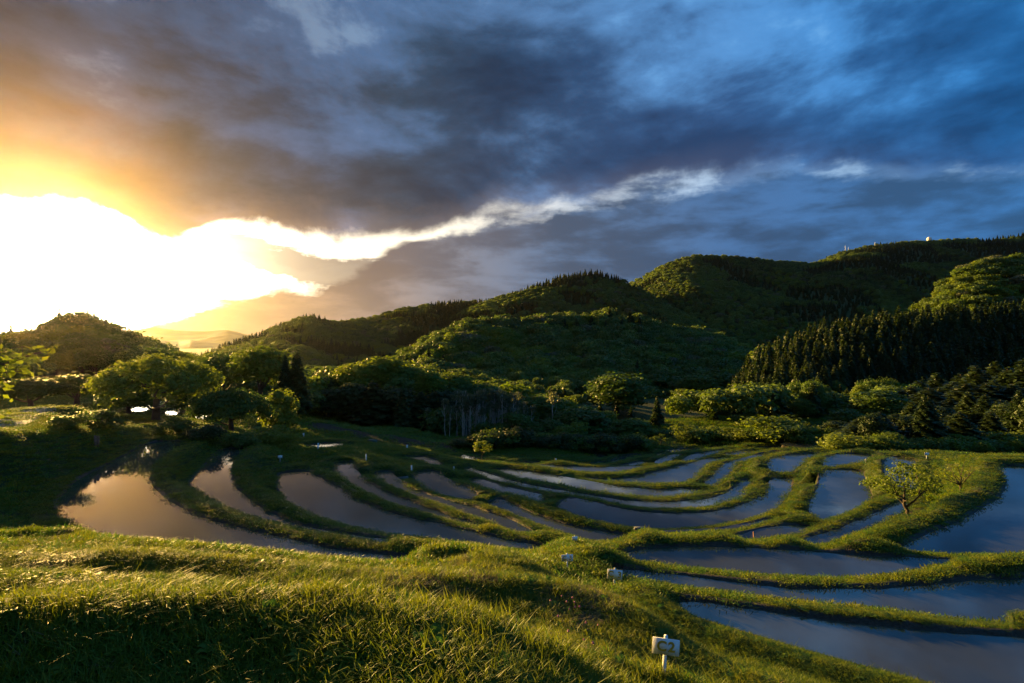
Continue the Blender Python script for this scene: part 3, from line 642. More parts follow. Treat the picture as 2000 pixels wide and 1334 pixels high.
def broad_crown(seed, n=4600, leaf=0.031, wide=0.40, zc=0.60, hz=0.36, lobes=24, droop=0.0, lobe=(0.10, 0.18)):
    r = np.random.default_rng(seed); C = []; N = []
    per = n // lobes
    for i in range(lobes):
        th = 2.4 * i + r.uniform(-.4, .4); q = (i + 0.5) / lobes
        ph = math.acos(1 - 1.55 * q)
        lr = r.uniform(*lobe) * (1.1 - 0.3 * q)
        k = r.uniform(0.55, 0.95)
        c = np.array((math.cos(th) * math.sin(ph) * (wide - lr * 0.7) * k, math.sin(th) * math.sin(ph) * (wide - lr * 0.7) * k, zc + math.cos(ph) * (hz - lr * 0.6) * r.uniform(0.8, 1.05)))
        d = r.normal(0, 1, (per, 3)); d[:, 2] = np.abs(d[:, 2]) * np.where(r.random(per) < 0.78, 1, -0.8)
        d /= np.linalg.norm(d, axis=1, keepdims=True)
        rad = lr * (0.66 + 0.44 * r.random(per)) * np.where(r.random(per) < 0.10, r.uniform(1.05, 1.40, per), 1.0)
        p = c + d * rad[:, None] * (1.15, 1.15, 0.85); p[:, 2] -= droop * (p[:, 0] ** 2 + p[:, 1] ** 2)
        C.append(p); N.append(d + (0, 0, 0.35))
    return leaf_quads(np.concatenate(C), np.concatenate(N), leaf, r)
def cedar_crown(seed, n=4200, leaf=0.026, wide=0.17, z0=0.10, top=1.0, narrow=1.0):
    r = np.random.default_rng(seed)
    t = 1 - np.sqrt(r.random(n)); t = np.clip(t, 0, 0.995)                     # more leaves low down
    whorl = 15; ph = (t * whorl) % 1.0
    th = r.uniform(0, 2 * math.pi, n)
    arms = 0.75 + 0.25 * np.sin(th * 5 + np.floor(t * whorl) * 2.1 + r.normal(0, .3, n))
    prof = wide * (1 - t) ** 0.80 * (1 - 0.35 * np.clip(0.12 - t, 0, 1) / 0.12) + 0.008
    rad = prof * (0.72 + 0.42 * (1 - ph)) * arms * (0.55 + 0.5 * np.sqrt(r.random(n)))
    z = z0 + (top - z0) * t - 0.25 * rad
    C = np.stack([np.cos(th) * rad, np.sin(th) * rad, z], 1)
    N = np.stack([np.cos(th) * .6, np.sin(th) * .6, np.full(n, 0.75)], 1)
    return leaf_quads(C, N, leaf * (0.6 + 0.7 * (1 - t)), r, 2.0, 0.45)
def shrub_crown(seed, n=2200, leaf=0.05, lobes=14):
    r = np.random.default_rng(seed); C = []; N = []
    for i in range(lobes):
        lr = r.uniform(0.16, 0.28); a = r.uniform(0, 6.28); k = math.sqrt(r.random()) * 0.42
        c = np.array((math.cos(a) * k, math.sin(a) * k, r.uniform(0.2, 0.78) * (1 - k * 0.6)))
        d = r.normal(0, 1, (n // lobes, 3)); d[:, 2] = np.abs(d[:, 2]) * np.where(r.random(len(d)) < 0.8, 1, -1); d /= np.linalg.norm(d, axis=1, keepdims=True)
        p = c + d * (lr * (0.60 + 0.55 * r.random(len(d))) * np.where(r.random(len(d)) < 0.12, r.uniform(1.1, 1.7, len(d)), 1.0))[:, None] * (1, 1, 1.15); p[:, 2] = np.maximum(p[:, 2], 0.02)
        C.append(p); N.append(d + (0, 0, 0.3))
    return leaf_quads(np.concatenate(C), np.concatenate(N), leaf, r)
def trunk_mesh(seed, h=0.55, r0=0.030, limbs=6, spread=0.22):
    r = np.random.default_rng(seed); lean = r.uniform(-.03, .03, 2); P = []
    pts = [np.array((lean[0] * k * k + r.normal(0, .004), lean[1] * k * k + r.normal(0, .004), -0.03 + k * (h + 0.03))) for k in np.linspace(0, 1, 7)]
    P.append(tube(pts, np.linspace(r0 * 1.3, r0 * 0.45, 7), 7))
    for i in range(limbs):
        k = r.uniform(0.45, 0.95); b = pts[int(k * 6)]; a = r.uniform(0, 6.28); e = b + np.array((math.cos(a) * spread, math.sin(a) * spread, r.uniform(.10, .25)))
        m = (b + e) / 2 + (0, 0, -0.03)
        P.append(tube([b, m, e], [r0 * .5, r0 * .33, r0 * .12], 5))
    return merge(P)
def M(name, vq, mat, smooth=False): return mesh_np(name, vq[0], vq[1], smooth=smooth, mats=[mat])

KIND = {}
def kind(key, crown, trunk): KIND[key] = (crown, trunk)
for i in range(4):
    kind(f'broad{i}', M('crown', broad_crown(20 + i, wide=0.36 + 0.04 * i, lobes=22 + 3 * i), 'leaf_broad'), M('trunk', trunk_mesh(40 + i), 'bark', True))
for i in range(2):
    kind(f'spread{i}', M('crown', broad_crown(60 + i, n=9000, leaf=0.034, wide=0.90, zc=0.62, hz=0.34, lobes=40, droop=0.20, lobe=(0.13, 0.24)), 'leaf_broad'), M('trunk', trunk_mesh(64 + i, 0.6, 0.045, 10, 0.5), 'bark', True))
    kind(f'tall{i}', M('crown', broad_crown(70 + i, n=5200, leaf=0.022, wide=0.25, zc=0.58, hz=0.40, lobes=26, lobe=(0.07, 0.13)), 'leaf_broad'), M('trunk', trunk_mesh(74 + i, 0.6, 0.018, 7, 0.14), 'bark', True))
for i in range(3):
    kind(f'cedar{i}', M('crown', cedar_crown(80 + i, wide=0.15 + 0.025 * i), 'leaf_cedar'), M('trunk', tube([(0, 0, -.03), (0, 0, .5), (0.003, 0, .97)], [.018, .011, .002], 6), 'bark', True))
for i in range(3):
    kind(f'shrub{i}', M('crown', shrub_crown(90 + i), 'leaf_broad'), M('stem', merge([tube([(0, 0, -.05), (0.1 * math.cos(a), 0.1 * math.sin(a), .3), (0.25 * math.cos(a), 0.25 * math.sin(a), .62)], [.02, .014, .004], 5) for a in (0.3, 1.7, 2.9, 4.0, 5.3)]), 'bark', True))

for i in range(3):
    kind(f'full{i}', M('crown', broad_crown(120 + i, n=6500, leaf=0.030, wide=0.40, zc=0.46, hz=0.50, lobes=34, lobe=(0.08, 0.17)), 'leaf_broad'), M('trunk', trunk_mesh(124 + i, 0.5, 0.026, 8, 0.2), 'bark', True))
def terr1(x, y): return float(terrain(np.array([x]), np.array([y]))[0])
def place_tree(k, x, y, h, label, cat, name, z=None, wide=1.0, mat=None, group=None, sink=0.0, rz=None):
    crown, trunk = KIND[k]
    if z is None: z = terr1(x, y)
    t = thing(name, label, cat, (x, y, z - sink), random.uniform(0, 6.28) if rz is None else rz, group, (h * wide, h * wide, h))
    a = obj('stem' if k.startswith('shrub') else 'trunk', trunk, t); b = obj('crown', crown, t)
    if mat:
        b.material_slots[0].link = 'OBJECT'; b.material_slots[0].material = MATS[mat]
    return t
def tree_px(k, px, top, r, wpx, label, mat=None, cat='tree', name='broadleaf_tree', group=None):
    """a tree at distance r whose top reaches the given row; the crown is wpx columns wide"""
    x = (px - 1000) / F * r; z = terr1(x, r)
    h = max(1.0, EYE + (HOR - top) / F * r - z, 0.55 * wpx / F * r)
    unit = {'b': 0.80, 's': 1.0, 't': 0.52, 'c': 0.34, 'f': 0.80}[k[0]]
    if k.startswith('spread'): unit = 1.7
    return place_tree(k, x, r, h, label, cat, name, z, (wpx / F * r) / (unit * h), mat, group)

def ray_ground(px, py, r0=20.0, r1=130.0):
    rr = np.linspace(r0, r1, 900); zz = terrain((px - 1000) / F * rr, rr); los = EYE - (py - HOR) / F * rr
    k = np.where(zz > los)[0]; return rr[k[0]] if len(k) else r1
def bush(i, px, top, base, w, label, mat, group=None, r0=40.0, r1=110.0):
    r = ray_ground(px, base, r0, r1)
    x = (px - 1000) / F * r; z = terr1(x, r); h = max((base - top) / F * r, 0.5 * w / F * r)
    return place_tree(f'shrub{i % 3}', x, r, h, label, 'shrub', 'shrub', z, (w / F * r) / h, mat, group)
# trees one can tell apart
T = tree_px
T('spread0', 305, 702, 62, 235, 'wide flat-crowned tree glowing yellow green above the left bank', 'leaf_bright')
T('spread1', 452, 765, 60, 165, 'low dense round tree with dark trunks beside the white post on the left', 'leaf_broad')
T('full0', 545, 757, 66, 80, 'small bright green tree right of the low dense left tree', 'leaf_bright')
T('broad1', 508, 670, 96, 125, 'tall bright billowing tree left of the cedar pair', 'leaf_bright')
T('broad2', 437, 688, 104, 110, 'dark broad tree behind the flat-crowned tree on the left', 'leaf_broad')
T('cedar0', 557, 690, 92, 46, 'left of the dark pointed cedar pair on the left', 'leaf_cedar', name='cedar_tree')
T('cedar1', 580, 682, 93, 60, 'right of the dark pointed cedar pair on the left', 'leaf_cedar', name='cedar_tree')
T('full1', 250, 738, 78, 110, 'hazy round tree behind the left bank, left of the glittering pool', 'leaf_broad')
T('broad0', 150, 745, 92, 120, 'hazy tree under the sun behind the left bank', 'leaf_broad')
T('broad1', 60, 735, 85, 120, 'hazy tree at the far left edge behind the bank', 'leaf_broad')
T('full0', 372, 742, 84, 90, 'shaded tree between the flat-crowned tree and the dense left tree', 'leaf_broad')
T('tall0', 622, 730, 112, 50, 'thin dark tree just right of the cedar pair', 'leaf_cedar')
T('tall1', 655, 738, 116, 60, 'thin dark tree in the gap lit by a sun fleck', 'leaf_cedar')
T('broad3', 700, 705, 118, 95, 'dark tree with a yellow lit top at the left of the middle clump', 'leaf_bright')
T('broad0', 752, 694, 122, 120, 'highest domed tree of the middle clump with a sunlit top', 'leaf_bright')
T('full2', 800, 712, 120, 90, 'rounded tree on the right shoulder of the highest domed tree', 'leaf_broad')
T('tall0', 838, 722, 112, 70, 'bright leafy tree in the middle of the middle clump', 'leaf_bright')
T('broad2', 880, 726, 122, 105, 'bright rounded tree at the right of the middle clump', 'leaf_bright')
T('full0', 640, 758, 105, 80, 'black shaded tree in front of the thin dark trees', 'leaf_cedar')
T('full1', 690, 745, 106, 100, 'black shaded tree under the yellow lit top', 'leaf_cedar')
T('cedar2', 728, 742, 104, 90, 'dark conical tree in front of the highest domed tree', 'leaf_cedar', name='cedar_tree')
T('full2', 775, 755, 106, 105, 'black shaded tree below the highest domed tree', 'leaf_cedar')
T('cedar1', 822, 765, 103, 85, 'dark conical tree under the bright leafy tree', 'leaf_cedar', name='cedar_tree')
T('tall1', 862, 760, 106, 80, 'dark tree left of the pale stemmed grove', 'leaf_cedar')
T('tall0', 905, 752, 118, 80, 'misty green tree above the pale stems', 'leaf_broad')
T('full1', 945, 775, 122, 90, 'dark green tree behind the pale stems', 'leaf_broad')
T('broad3', 1055, 768, 108, 120, 'flat green tree right of the pale stemmed grove', 'leaf_broad')
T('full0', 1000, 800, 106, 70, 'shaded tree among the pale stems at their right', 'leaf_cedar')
T('full1', 1135, 806, 96, 135, 'greyish spreading tree with pale twigs at the foot of the terraces', 'leaf_broad')
T('full2', 1205, 772, 142, 150, 'big dark round tree with a lit crown in front of the valley fields', 'leaf_broad')
T('full0', 1232, 834, 94, 85, 'mid green tree beside the far weedy pool', 'leaf_broad')
T('shrub0', 1112, 858, 88, 60, 'round bright bush at the foot of the greyish tree', 'leaf_bright', 'shrub', 'shrub')
T('shrub1', 1060, 862, 90, 70, 'dark bush left of the round bright bush', 'leaf_broad', 'shrub', 'shrub')
T('shrub2', 1005, 858, 92, 80, 'dark bush below the right end of the pale stems', 'leaf_broad', 'shrub', 'shrub')
T('shrub0', 955, 858, 94, 70, 'dark bush below the pale stems', 'leaf_broad', 'shrub', 'shrub')
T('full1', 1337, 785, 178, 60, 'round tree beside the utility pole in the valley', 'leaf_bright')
T('full2', 1360, 752, 215, 90, 'dark double tree across the valley fields', 'leaf_broad')
T('full0', 1398, 762, 212, 50, 'smaller tree right of the dark double tree', 'leaf_broad')
T('full1', 1405, 802, 160, 60, 'low tree in the valley with a brown field edge behind', 'leaf_broad')
T('full2', 1458, 778, 180, 45, 'slim tree left of the white shed', 'leaf_broad')
T('cedar0', 1218, 752, 205, 40, 'little dark cedar standing on the valley meadow', 'leaf_cedar', name='cedar_tree')
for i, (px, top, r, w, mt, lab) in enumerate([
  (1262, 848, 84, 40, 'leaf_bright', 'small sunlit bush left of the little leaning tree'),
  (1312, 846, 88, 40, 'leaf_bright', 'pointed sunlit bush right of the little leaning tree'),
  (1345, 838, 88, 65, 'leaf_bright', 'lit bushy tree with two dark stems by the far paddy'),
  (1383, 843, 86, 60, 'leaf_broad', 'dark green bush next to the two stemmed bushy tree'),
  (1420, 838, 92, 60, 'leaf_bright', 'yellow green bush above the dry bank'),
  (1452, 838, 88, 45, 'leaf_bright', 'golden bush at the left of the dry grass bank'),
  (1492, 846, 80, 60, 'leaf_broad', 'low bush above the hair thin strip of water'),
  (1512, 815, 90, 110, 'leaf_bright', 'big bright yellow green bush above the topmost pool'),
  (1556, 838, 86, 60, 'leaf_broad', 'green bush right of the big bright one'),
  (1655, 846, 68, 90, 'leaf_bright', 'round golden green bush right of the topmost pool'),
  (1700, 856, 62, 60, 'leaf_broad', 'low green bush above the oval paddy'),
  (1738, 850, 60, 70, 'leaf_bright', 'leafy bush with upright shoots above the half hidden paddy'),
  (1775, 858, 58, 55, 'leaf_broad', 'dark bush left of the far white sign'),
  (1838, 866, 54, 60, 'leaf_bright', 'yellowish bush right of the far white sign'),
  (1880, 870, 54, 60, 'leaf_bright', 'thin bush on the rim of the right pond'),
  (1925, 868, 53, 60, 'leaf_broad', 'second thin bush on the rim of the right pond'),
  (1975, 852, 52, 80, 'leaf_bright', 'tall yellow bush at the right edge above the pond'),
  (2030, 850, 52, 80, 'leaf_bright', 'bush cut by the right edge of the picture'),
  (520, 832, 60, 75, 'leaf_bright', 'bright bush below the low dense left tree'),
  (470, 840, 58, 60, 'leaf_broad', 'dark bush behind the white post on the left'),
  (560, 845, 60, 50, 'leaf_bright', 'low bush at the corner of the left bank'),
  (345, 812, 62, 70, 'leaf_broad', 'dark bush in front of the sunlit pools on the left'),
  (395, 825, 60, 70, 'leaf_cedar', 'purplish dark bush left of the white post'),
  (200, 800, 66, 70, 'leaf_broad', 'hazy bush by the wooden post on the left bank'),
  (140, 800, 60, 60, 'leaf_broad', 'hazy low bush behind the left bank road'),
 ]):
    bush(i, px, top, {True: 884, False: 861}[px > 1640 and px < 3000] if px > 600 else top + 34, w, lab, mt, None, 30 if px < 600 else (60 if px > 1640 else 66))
for i, (px, top, r, w, k, mt, lab) in enumerate([
  (1618, 765, 122, 92, 'full1', 'leaf_bright', 'bright domed tree with a yellow branch at its foot'),
  (1560, 775, 128, 75, 'full2', 'leaf_broad', 'dark green tree left of the bright domed tree'),
  (1525, 768, 140, 50, 'tall1', 'leaf_bright', 'slim yellow tree in front of the cedars'),
  (1668, 795, 110, 80, 'full0', 'leaf_bright', 'feathery bright tree right of the bright domed tree'),
  (1732, 738, 138, 95, 'spread1', 'leaf_bright', 'flat layered bright tree against the dark cedars'),
  (1715, 800, 92, 115, 'full1', 'leaf_broad', 'olive green tree above the oval paddy'),
  (1765, 818, 88, 70, 'full2', 'leaf_broad', 'dull green tree left of the tall dark cedars'),
  (1600, 815, 105, 90, 'full0', 'leaf_broad', 'shaded tree under the bright domed tree'),
  (1655, 822, 88, 80, 'full1', 'leaf_broad', 'thin twiggy tree behind the round golden bush'),
 ]):
    T(k, px, top, r, w, lab, mt)
CED_W = 1.5
CED = [(1795, 742, 112, 80), (1830, 728, 118, 75), (1862, 748, 104, 85), (1905, 712, 120, 80), (1940, 742, 106, 75), (1968, 716, 115, 75), (1998, 700, 112, 80), (1885, 765, 96, 80), (1925, 775, 94, 80), (1980, 765, 92, 80), (2040, 720, 108, 85), (1815, 780, 94, 70), (2020, 780, 92, 70), (1855, 800, 84, 60), (1955, 810, 80, 60), (1780, 770, 104, 70), (1845, 765, 110, 70), (1875, 728, 124, 70), (1920, 722, 126, 70), (1945, 705, 128, 70), (2015, 690, 126, 75), (1760, 790, 100, 60)]
for i, (px, top, r, w) in enumerate(CED):
    T(f'cedar{i % 3}', px, top, r, w * CED_W, 'tall dark cedar in the stand at the right edge behind the pond', 'leaf_cedar', 'tree', 'cedar_tree', 'tall cedars at the right edge')

# shrub rows and small trees that close the edge of the terraces
for i in range(34):
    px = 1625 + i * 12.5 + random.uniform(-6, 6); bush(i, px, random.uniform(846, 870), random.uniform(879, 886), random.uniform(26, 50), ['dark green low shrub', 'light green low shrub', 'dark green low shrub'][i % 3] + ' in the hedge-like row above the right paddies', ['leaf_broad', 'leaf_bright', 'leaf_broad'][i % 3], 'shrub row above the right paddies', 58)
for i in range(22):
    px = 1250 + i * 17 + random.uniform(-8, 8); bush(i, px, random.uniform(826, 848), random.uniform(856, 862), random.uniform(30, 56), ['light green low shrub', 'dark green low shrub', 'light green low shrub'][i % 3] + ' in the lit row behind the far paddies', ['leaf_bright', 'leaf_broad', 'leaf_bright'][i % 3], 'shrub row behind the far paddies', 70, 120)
for i in range(26):
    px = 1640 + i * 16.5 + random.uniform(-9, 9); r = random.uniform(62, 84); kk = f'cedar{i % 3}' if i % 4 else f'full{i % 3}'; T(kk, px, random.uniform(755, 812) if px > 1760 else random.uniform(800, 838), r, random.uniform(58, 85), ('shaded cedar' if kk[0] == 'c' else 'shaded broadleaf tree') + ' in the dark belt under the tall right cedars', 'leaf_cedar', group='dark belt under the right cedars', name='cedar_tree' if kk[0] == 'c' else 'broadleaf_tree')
for i in range(36):
    px = 1490 + i * 9.3 + random.uniform(-8, 8); r = random.uniform(100, 150); k = ['full0', 'full1', 'cedar2', 'full2'][i % 4]
    T(k, px, random.uniform(735, 792), r, random.uniform(34, 56), ['dark rounded tree', 'light green rounded tree', 'pointed cedar', 'dark rounded tree'][i % 4] + ' in the thick wood between the valley and the right cedars', ['leaf_broad', 'leaf_bright', 'leaf_cedar', 'leaf_broad'][i % 4], group='thick wood at the foot of the cedar slope', name='cedar_tree' if k[0] == 'c' else 'broadleaf_tree')
for i in range(26):
    px = 905 + i * 14 + random.uniform(-7, 7); bush(i, px, random.uniform(838, 866), random.uniform(872, 886), random.uniform(34, 62), ['dark green low shrub', 'mid green low shrub'][i % 2] + ' at the foot of the wood below the pale stems', ['leaf_cedar', 'leaf_broad'][i % 2], 'shrubs below the middle wood', 74, 110)
# pale stemmed grove
def grove():
    n = 64
    ms = []
    for v in range(5):
        r = np.random.default_rng(300 + v); P = []
        b = r.normal(0, .06, 2); pts = [np.array((b[0] * k * k, b[1] * k * k, -0.03 + 1.03 * k)) + (*r.normal(0, .006, 2), 0) for k in np.linspace(0, 1, 8)]
        P.append(tube(pts, np.linspace(.011, .003, 8), 5))
        for j in range(9):
            k = r.uniform(.35, .95); q = pts[int(k * 7)]; a = r.uniform(0, 6.28); P.append(tube([q, q + np.array((math.cos(a) * .05, math.sin(a) * .05, .07)), q + np.array((math.cos(a) * .08, math.sin(a) * .08, .17))], [.004, .003, .001], 4))
        ms.append((M('trunk', merge(P), 'bark_pale', True), M('crown', broad_crown(310 + v, n=420, leaf=0.020, wide=0.14, zc=0.86, hz=0.16, lobes=9, lobe=(.03, .06)), 'leaf_pale')))
    for i in range(n):
        px = random.gauss(946, 44); r = random.uniform(94, 101); x = (px - 1000) / F * r; z = terr1(x, r)
        h = EYE + (HOR - random.uniform(758, 800)) / F * r - z
        t = thing('bare_tree', 'slender pale bare-stemmed tree in the grove below the middle clump', 'tree', (x, r, z), random.uniform(0, 6.28), 'pale stemmed grove', h)
        a, c = ms[i % 5]; obj('trunk', a, t); obj('crown', c, t)
grove()

# ------------------------------------------------------------------ woods on the hills
def hill_points(name, n, vmin=0.0, vmax=1.1, r=rng):
    P, th, v = HILLS[name]; nv, nu = P.shape[:2]
    k0 = np.searchsorted(v, vmin); k1 = min(np.searchsorted(v, vmax), nv - 2)
    # equal area picking
    A = np.linalg.norm(np.cross(P[k0 + 1:k1 + 1, :-1] - P[k0:k1, :-1], P[k0:k1, 1:] - P[k0:k1, :-1]), axis=2)
    c = r.choice(A.size, n, p=(A / A.sum()).ravel()); i = c // (nu - 1) + k0; j = c % (nu - 1); a = r.random(n)[:, None]; b = r.random(n)[:, None]
    p = (P[i, j] * (1 - a) + P[i + 1, j] * a) * (1 - b) + (P[i, j + 1] * (1 - a) + P[i + 1, j + 1] * a) * b
    return p
def spaced(p, d):
    """thin points to a minimum spacing (grid hashing)"""
    seen = {}; out = []
    for i, (x, y) in enumerate(p[:, :2]):
        k = (int(x // d), int(y // d)); ok = True
        for a in (-1, 0, 1):
            for b in (-1, 0, 1):
                for j in seen.get((k[0] + a, k[1] + b), ()):
                    if (p[j, 0] - x) ** 2 + (p[j, 1] - y) ** 2 < d * d: ok = False
        if ok: seen.setdefault(k, []).append(i); out.append(i)
    return p[out]
def scatter_group(name, points, sources, kindsel, scale, rot, label, cat=None):
    """one mass of plants: each point takes one of the source plants"""
    n = len(points)
    me = bpy.data.meshes.new(name); me.vertices.add(n); me.vertices.foreach_set('co', np.asarray(points, np.float32).ravel())
    for a, typ, key, dat in (('pick', 'INT', 'value', kindsel), ('siz', 'FLOAT_VECTOR', 'vector', scale), ('rot', 'FLOAT_VECTOR', 'vector', rot)):
        t = me.attributes.new(a, typ, 'POINT'); t.data.foreach_set(key, np.asarray(dat, np.int32 if typ == 'INT' else np.float32).ravel())
    o = obj(name, me, kind='stuff', label=label)
    ng = bpy.data.node_groups.new(name, 'GeometryNodeTree')
    ng.interface.new_socket('Geometry', in_out='INPUT', socket_type='NodeSocketGeometry'); ng.interface.new_socket('Geometry', in_out='OUTPUT', socket_type='NodeSocketGeometry')
    N = ng.nodes.new; L = ng.links.new
    gi = N('NodeGroupInput'); go = N('NodeGroupOutput'); m2p = N('GeometryNodeMeshToPoints'); L(gi.outputs[0], m2p.inputs[0])
    gti = N('GeometryNodeGeometryToInstance')
    for s in reversed(sources):
        oi = N('GeometryNodeObjectInfo'); oi.inputs['Object'].default_value = s; oi.transform_space = 'ORIGINAL'; L(oi.outputs['Geometry'], gti.inputs[0])
    iop = N('GeometryNodeInstanceOnPoints'); L(m2p.outputs[0], iop.inputs['Points']); L(gti.outputs[0], iop.inputs['Instance'])
    iop.inputs['Pick Instance'].default_value = True
    def att(nm, t):
        a = N('GeometryNodeInputNamedAttribute'); a.data_type = t; a.inputs['Name'].default_value = nm; return a.outputs['Attribute']
    L(att('pick', 'INT'), iop.inputs['Instance Index']); L(att('siz', 'FLOAT_VECTOR'), iop.inputs['Scale']); L(att('rot', 'FLOAT_VECTOR'), iop.inputs['Rotation'])
    L(iop.outputs[0], go.inputs[0])
    md = o.modifiers.new('scatter', 'NODES'); md.node_group = ng
    return o

# individual trees on the near slopes
def slope_trees(hn, n, vmin, vmax, dmin, kinds, hrange, mats, label, name, group, sink=0.6, cols=(-2000, 4000)):
    p = spaced(hill_points(hn, n * 12, vmin, vmax), dmin)
    px = 1000 + p[:, 0] / p[:, 1] * F; p = p[(px > cols[0]) & (px < cols[1])]
    p = p[np.argsort(p[:, 1])][:n]
    for i, q in enumerate(p):
        h = random.uniform(*hrange); k = kinds[random.randrange(len(kinds))]; mt = mats[random.randrange(len(mats))]
        place_tree(k, q[0], q[1], h, (label.replace('hazy', 'bright hazy') if mt == 'leaf_bright' else label), 'tree', name, q[2] - 0.3, random.uniform(1.05, 1.45), mt, group, sink)
    return p
CEDP = slope_trees('hill_cedar', 105, 0.06, 0.62, 4.0, ['cedar1', 'cedar2', 'cedar2'], (11, 15), ['leaf_cedar'], 'dark conical cedar in the dense planting on the right hillside', 'cedar_tree', 'cedars on the right hillside', cols=(1400, 2080))
slope_trees('hill_left', 40, 0.10, 0.95, 6.5, ['broad0', 'broad1', 'broad2', 'broad3'], (8, 12), ['leaf_broad', 'leaf_broad', 'leaf_bright'], 'hazy broadleaf tree on the hill under the sun', 'broadleaf_tree', 'trees on the left hill', cols=(-60, 470))

# far trees: simpler crowns, taken from three real trees that stand on the slopes
FARK = []
def far_kind(key, vq, mat, pos_px, r, h, label, name):
    me = M('crown', vq, mat); KIND[key] = (me, M('trunk', tube([(0, 0, -.05), (0, 0, .35), (0, 0, .7)], [.025, .02, .006], 5), 'bark'))
    P, th, v = HILLS[pos_px[0]]; q = P[int(P.shape[0] * pos_px[1]), int(P.shape[1] * pos_px[2])]
    t = place_tree(key, q[0], q[1], h, label, 'tree', name, q[2], 1.0); FARK.append([c for c in t.children if c.name.startswith('crown')][0])
far_kind('farbroad0', broad_crown(201, n=1100, leaf=0.062, wide=0.46, zc=0.55, hz=0.42, lobes=15, lobe=(.13, .22)), 'leaf_far', ('hill_mid', 0.10, 0.50), 0, 9, 'broad green tree at the foot of the wooded hill across the valley', 'broadleaf_tree')
far_kind('farbroad1', broad_crown(202, n=1100, leaf=0.062, wide=0.56, zc=0.50, hz=0.40, lobes=17, lobe=(.13, .22)), 'leaf_far', ('hill_mid', 0.12, 0.58), 0, 8, 'wide green tree at the foot of the wooded hill across the valley', 'broadleaf_tree')
far_kind('farcedar', cedar_crown(203, n=900, leaf=0.055, wide=0.19), 'leaf_cedar', ('hill_mid', 0.12, 0.66), 0, 13, 'single dark cedar at the foot of the wooded hill across the valley', 'cedar_tree')
far_kind('farlight', broad_crown(204, n=1100, leaf=0.062, wide=0.50, zc=0.52, hz=0.40, lobes=14, lobe=(.15, .24)), 'leaf_bright', ('hill_mid', 0.16, 0.42), 0, 8, 'light green tree low on the wooded hill across the valley', 'broadleaf_tree')
far_kind('farpale', broad_crown(205, n=1000, leaf=0.060, wide=0.52, zc=0.52, hz=0.38, lobes=14, lobe=(.13, .2)), 'leaf_pale', ('hill_mid', 0.2, 0.36), 0, 7, 'pale flowering tree low on the wooded hill across the valley', 'broadleaf_tree')
def wood(hn, n, d, hr, mixture, label, vmin=0.0, vmax=1.12, cut=None, seed=0, light=0.0):
    r = np.random.default_rng(500 + seed)
    p = spaced(hill_points(hn, n, vmin, vmax, r), d)
    if cut is not None: p = p[cut(p)]
    m = len(p)
    # patches of conifers and of broadleaf
    f = fbm(p[:, 0], p[:, 1], 1 / (14 * d), 3, seed + 31) + 0.5
    ced = r.random(m) < sstep(f, 0.62 - mixture * 0.5, 0.72 - mixture * 0.5)
    q = r.random(m); lt = fbm(p[:, 0], p[:, 1], 1 / (8 * d), 2, seed + 57) + 0.5
    pick = np.where(ced, 2, np.where(q < 0.06, 4, np.where(q < 0.06 + light + 0.45 * sstep(lt, 0.5, 0.75), 3, np.where(q < 0.7, 0, 1))))
    h = r.uniform(hr[0], hr[1], m) * np.where(ced, 1.25, 1.0)
    w = h * r.uniform(0.9, 1.35, m) * np.where(ced, 0.9, 1.0)
    p[:, 2] -= 0.10 * h
    scatter_group('woodland', p, FARK, pick, np.stack([w, w, h], 1), np.stack([np.zeros(m), np.zeros(m), r.uniform(0, 6.28, m)], 1), label)
    return m
nt_ = 0
nt_ += wood('hill_mid', 9000, 5.6, (8, 13.5), 0.02, 'mixed woodland covering the hill across the valley', seed=1, light=0.12)
nt_ += wood('hill_cedar', 12000, 3.8, (9, 12), 0.95, 'cedar plantation climbing the right hillside', 0.03, 1.12, cut=lambda p: np.min((p[:, None, 0] - CEDP[None, :, 0]) ** 2 + (p[:, None, 1] - CEDP[None, :, 1]) ** 2, axis=1) > 11, seed=2)
nt_ += wood('hill_top', 3000, 5.6, (8, 12), -0.6, 'sunlit broadleaf woodland on the far right knoll', seed=3, light=0.45)
nt_ += wood('hill_left', 4000, 5.2, (7, 11), 0.25, 'woodland on the hill under the setting sun', 0.3, 1.15, seed=4)
nt_ += wood('ridge_left', 16000, 6.5, (8, 12), 0.28, 'dark woodland on the left ridge', seed=5)
nt_ += wood('ridge_mid', 16000, 6.8, (8, 12), 0.26, 'dark woodland on the middle ridge', seed=6)
nt_ += wood('ridge_right', 30000, 8.5, (9, 14), 0.25, 'woodland covering the high right ridge', seed=7)
# scrub and trees filling the valley floor round the fields
def valley_wood():
    r = np.random.default_rng(77); n = 5200
    y = r.uniform(92, 420, n); u = r.uniform(-1.25, 1.35, n); x = u * y
    px = 1000 + u * F
    keep = np.ones(n, bool)
    keep &= ~((px > 1130) & (px < 1520) & (y > 120) & (y < 300))               # open fields
    keep &= ~((px > 560) & (px < 1130) & (y < 100)); keep &= ~((px < 560) & (y < 118))
    keep &= ~((px > 1130) & (y < 100))
    keep &= ~((px > 60) & (px < 330) & (y < 150))
    p = spaced(np.stack([x, y, np.zeros(n)], 1)[keep], 5.0); m = len(p); p[:, 2] = terrain(p[:, 0], p[:, 1]) - 0.5
    h = r.uniform(4, 8.5, m); pick = r.choice([0, 1, 2, 3], m, p=[.42, .30, .18, .10]); w = h * r.uniform(1.0, 1.4, m)
    scatter_group('woodland', p, FARK, pick, np.stack([w, w, h], 1), np.stack([np.zeros(m), np.zeros(m), r.uniform(0, 6.28, m)], 1), 'scrub and small trees on the valley floor')
valley_wood()

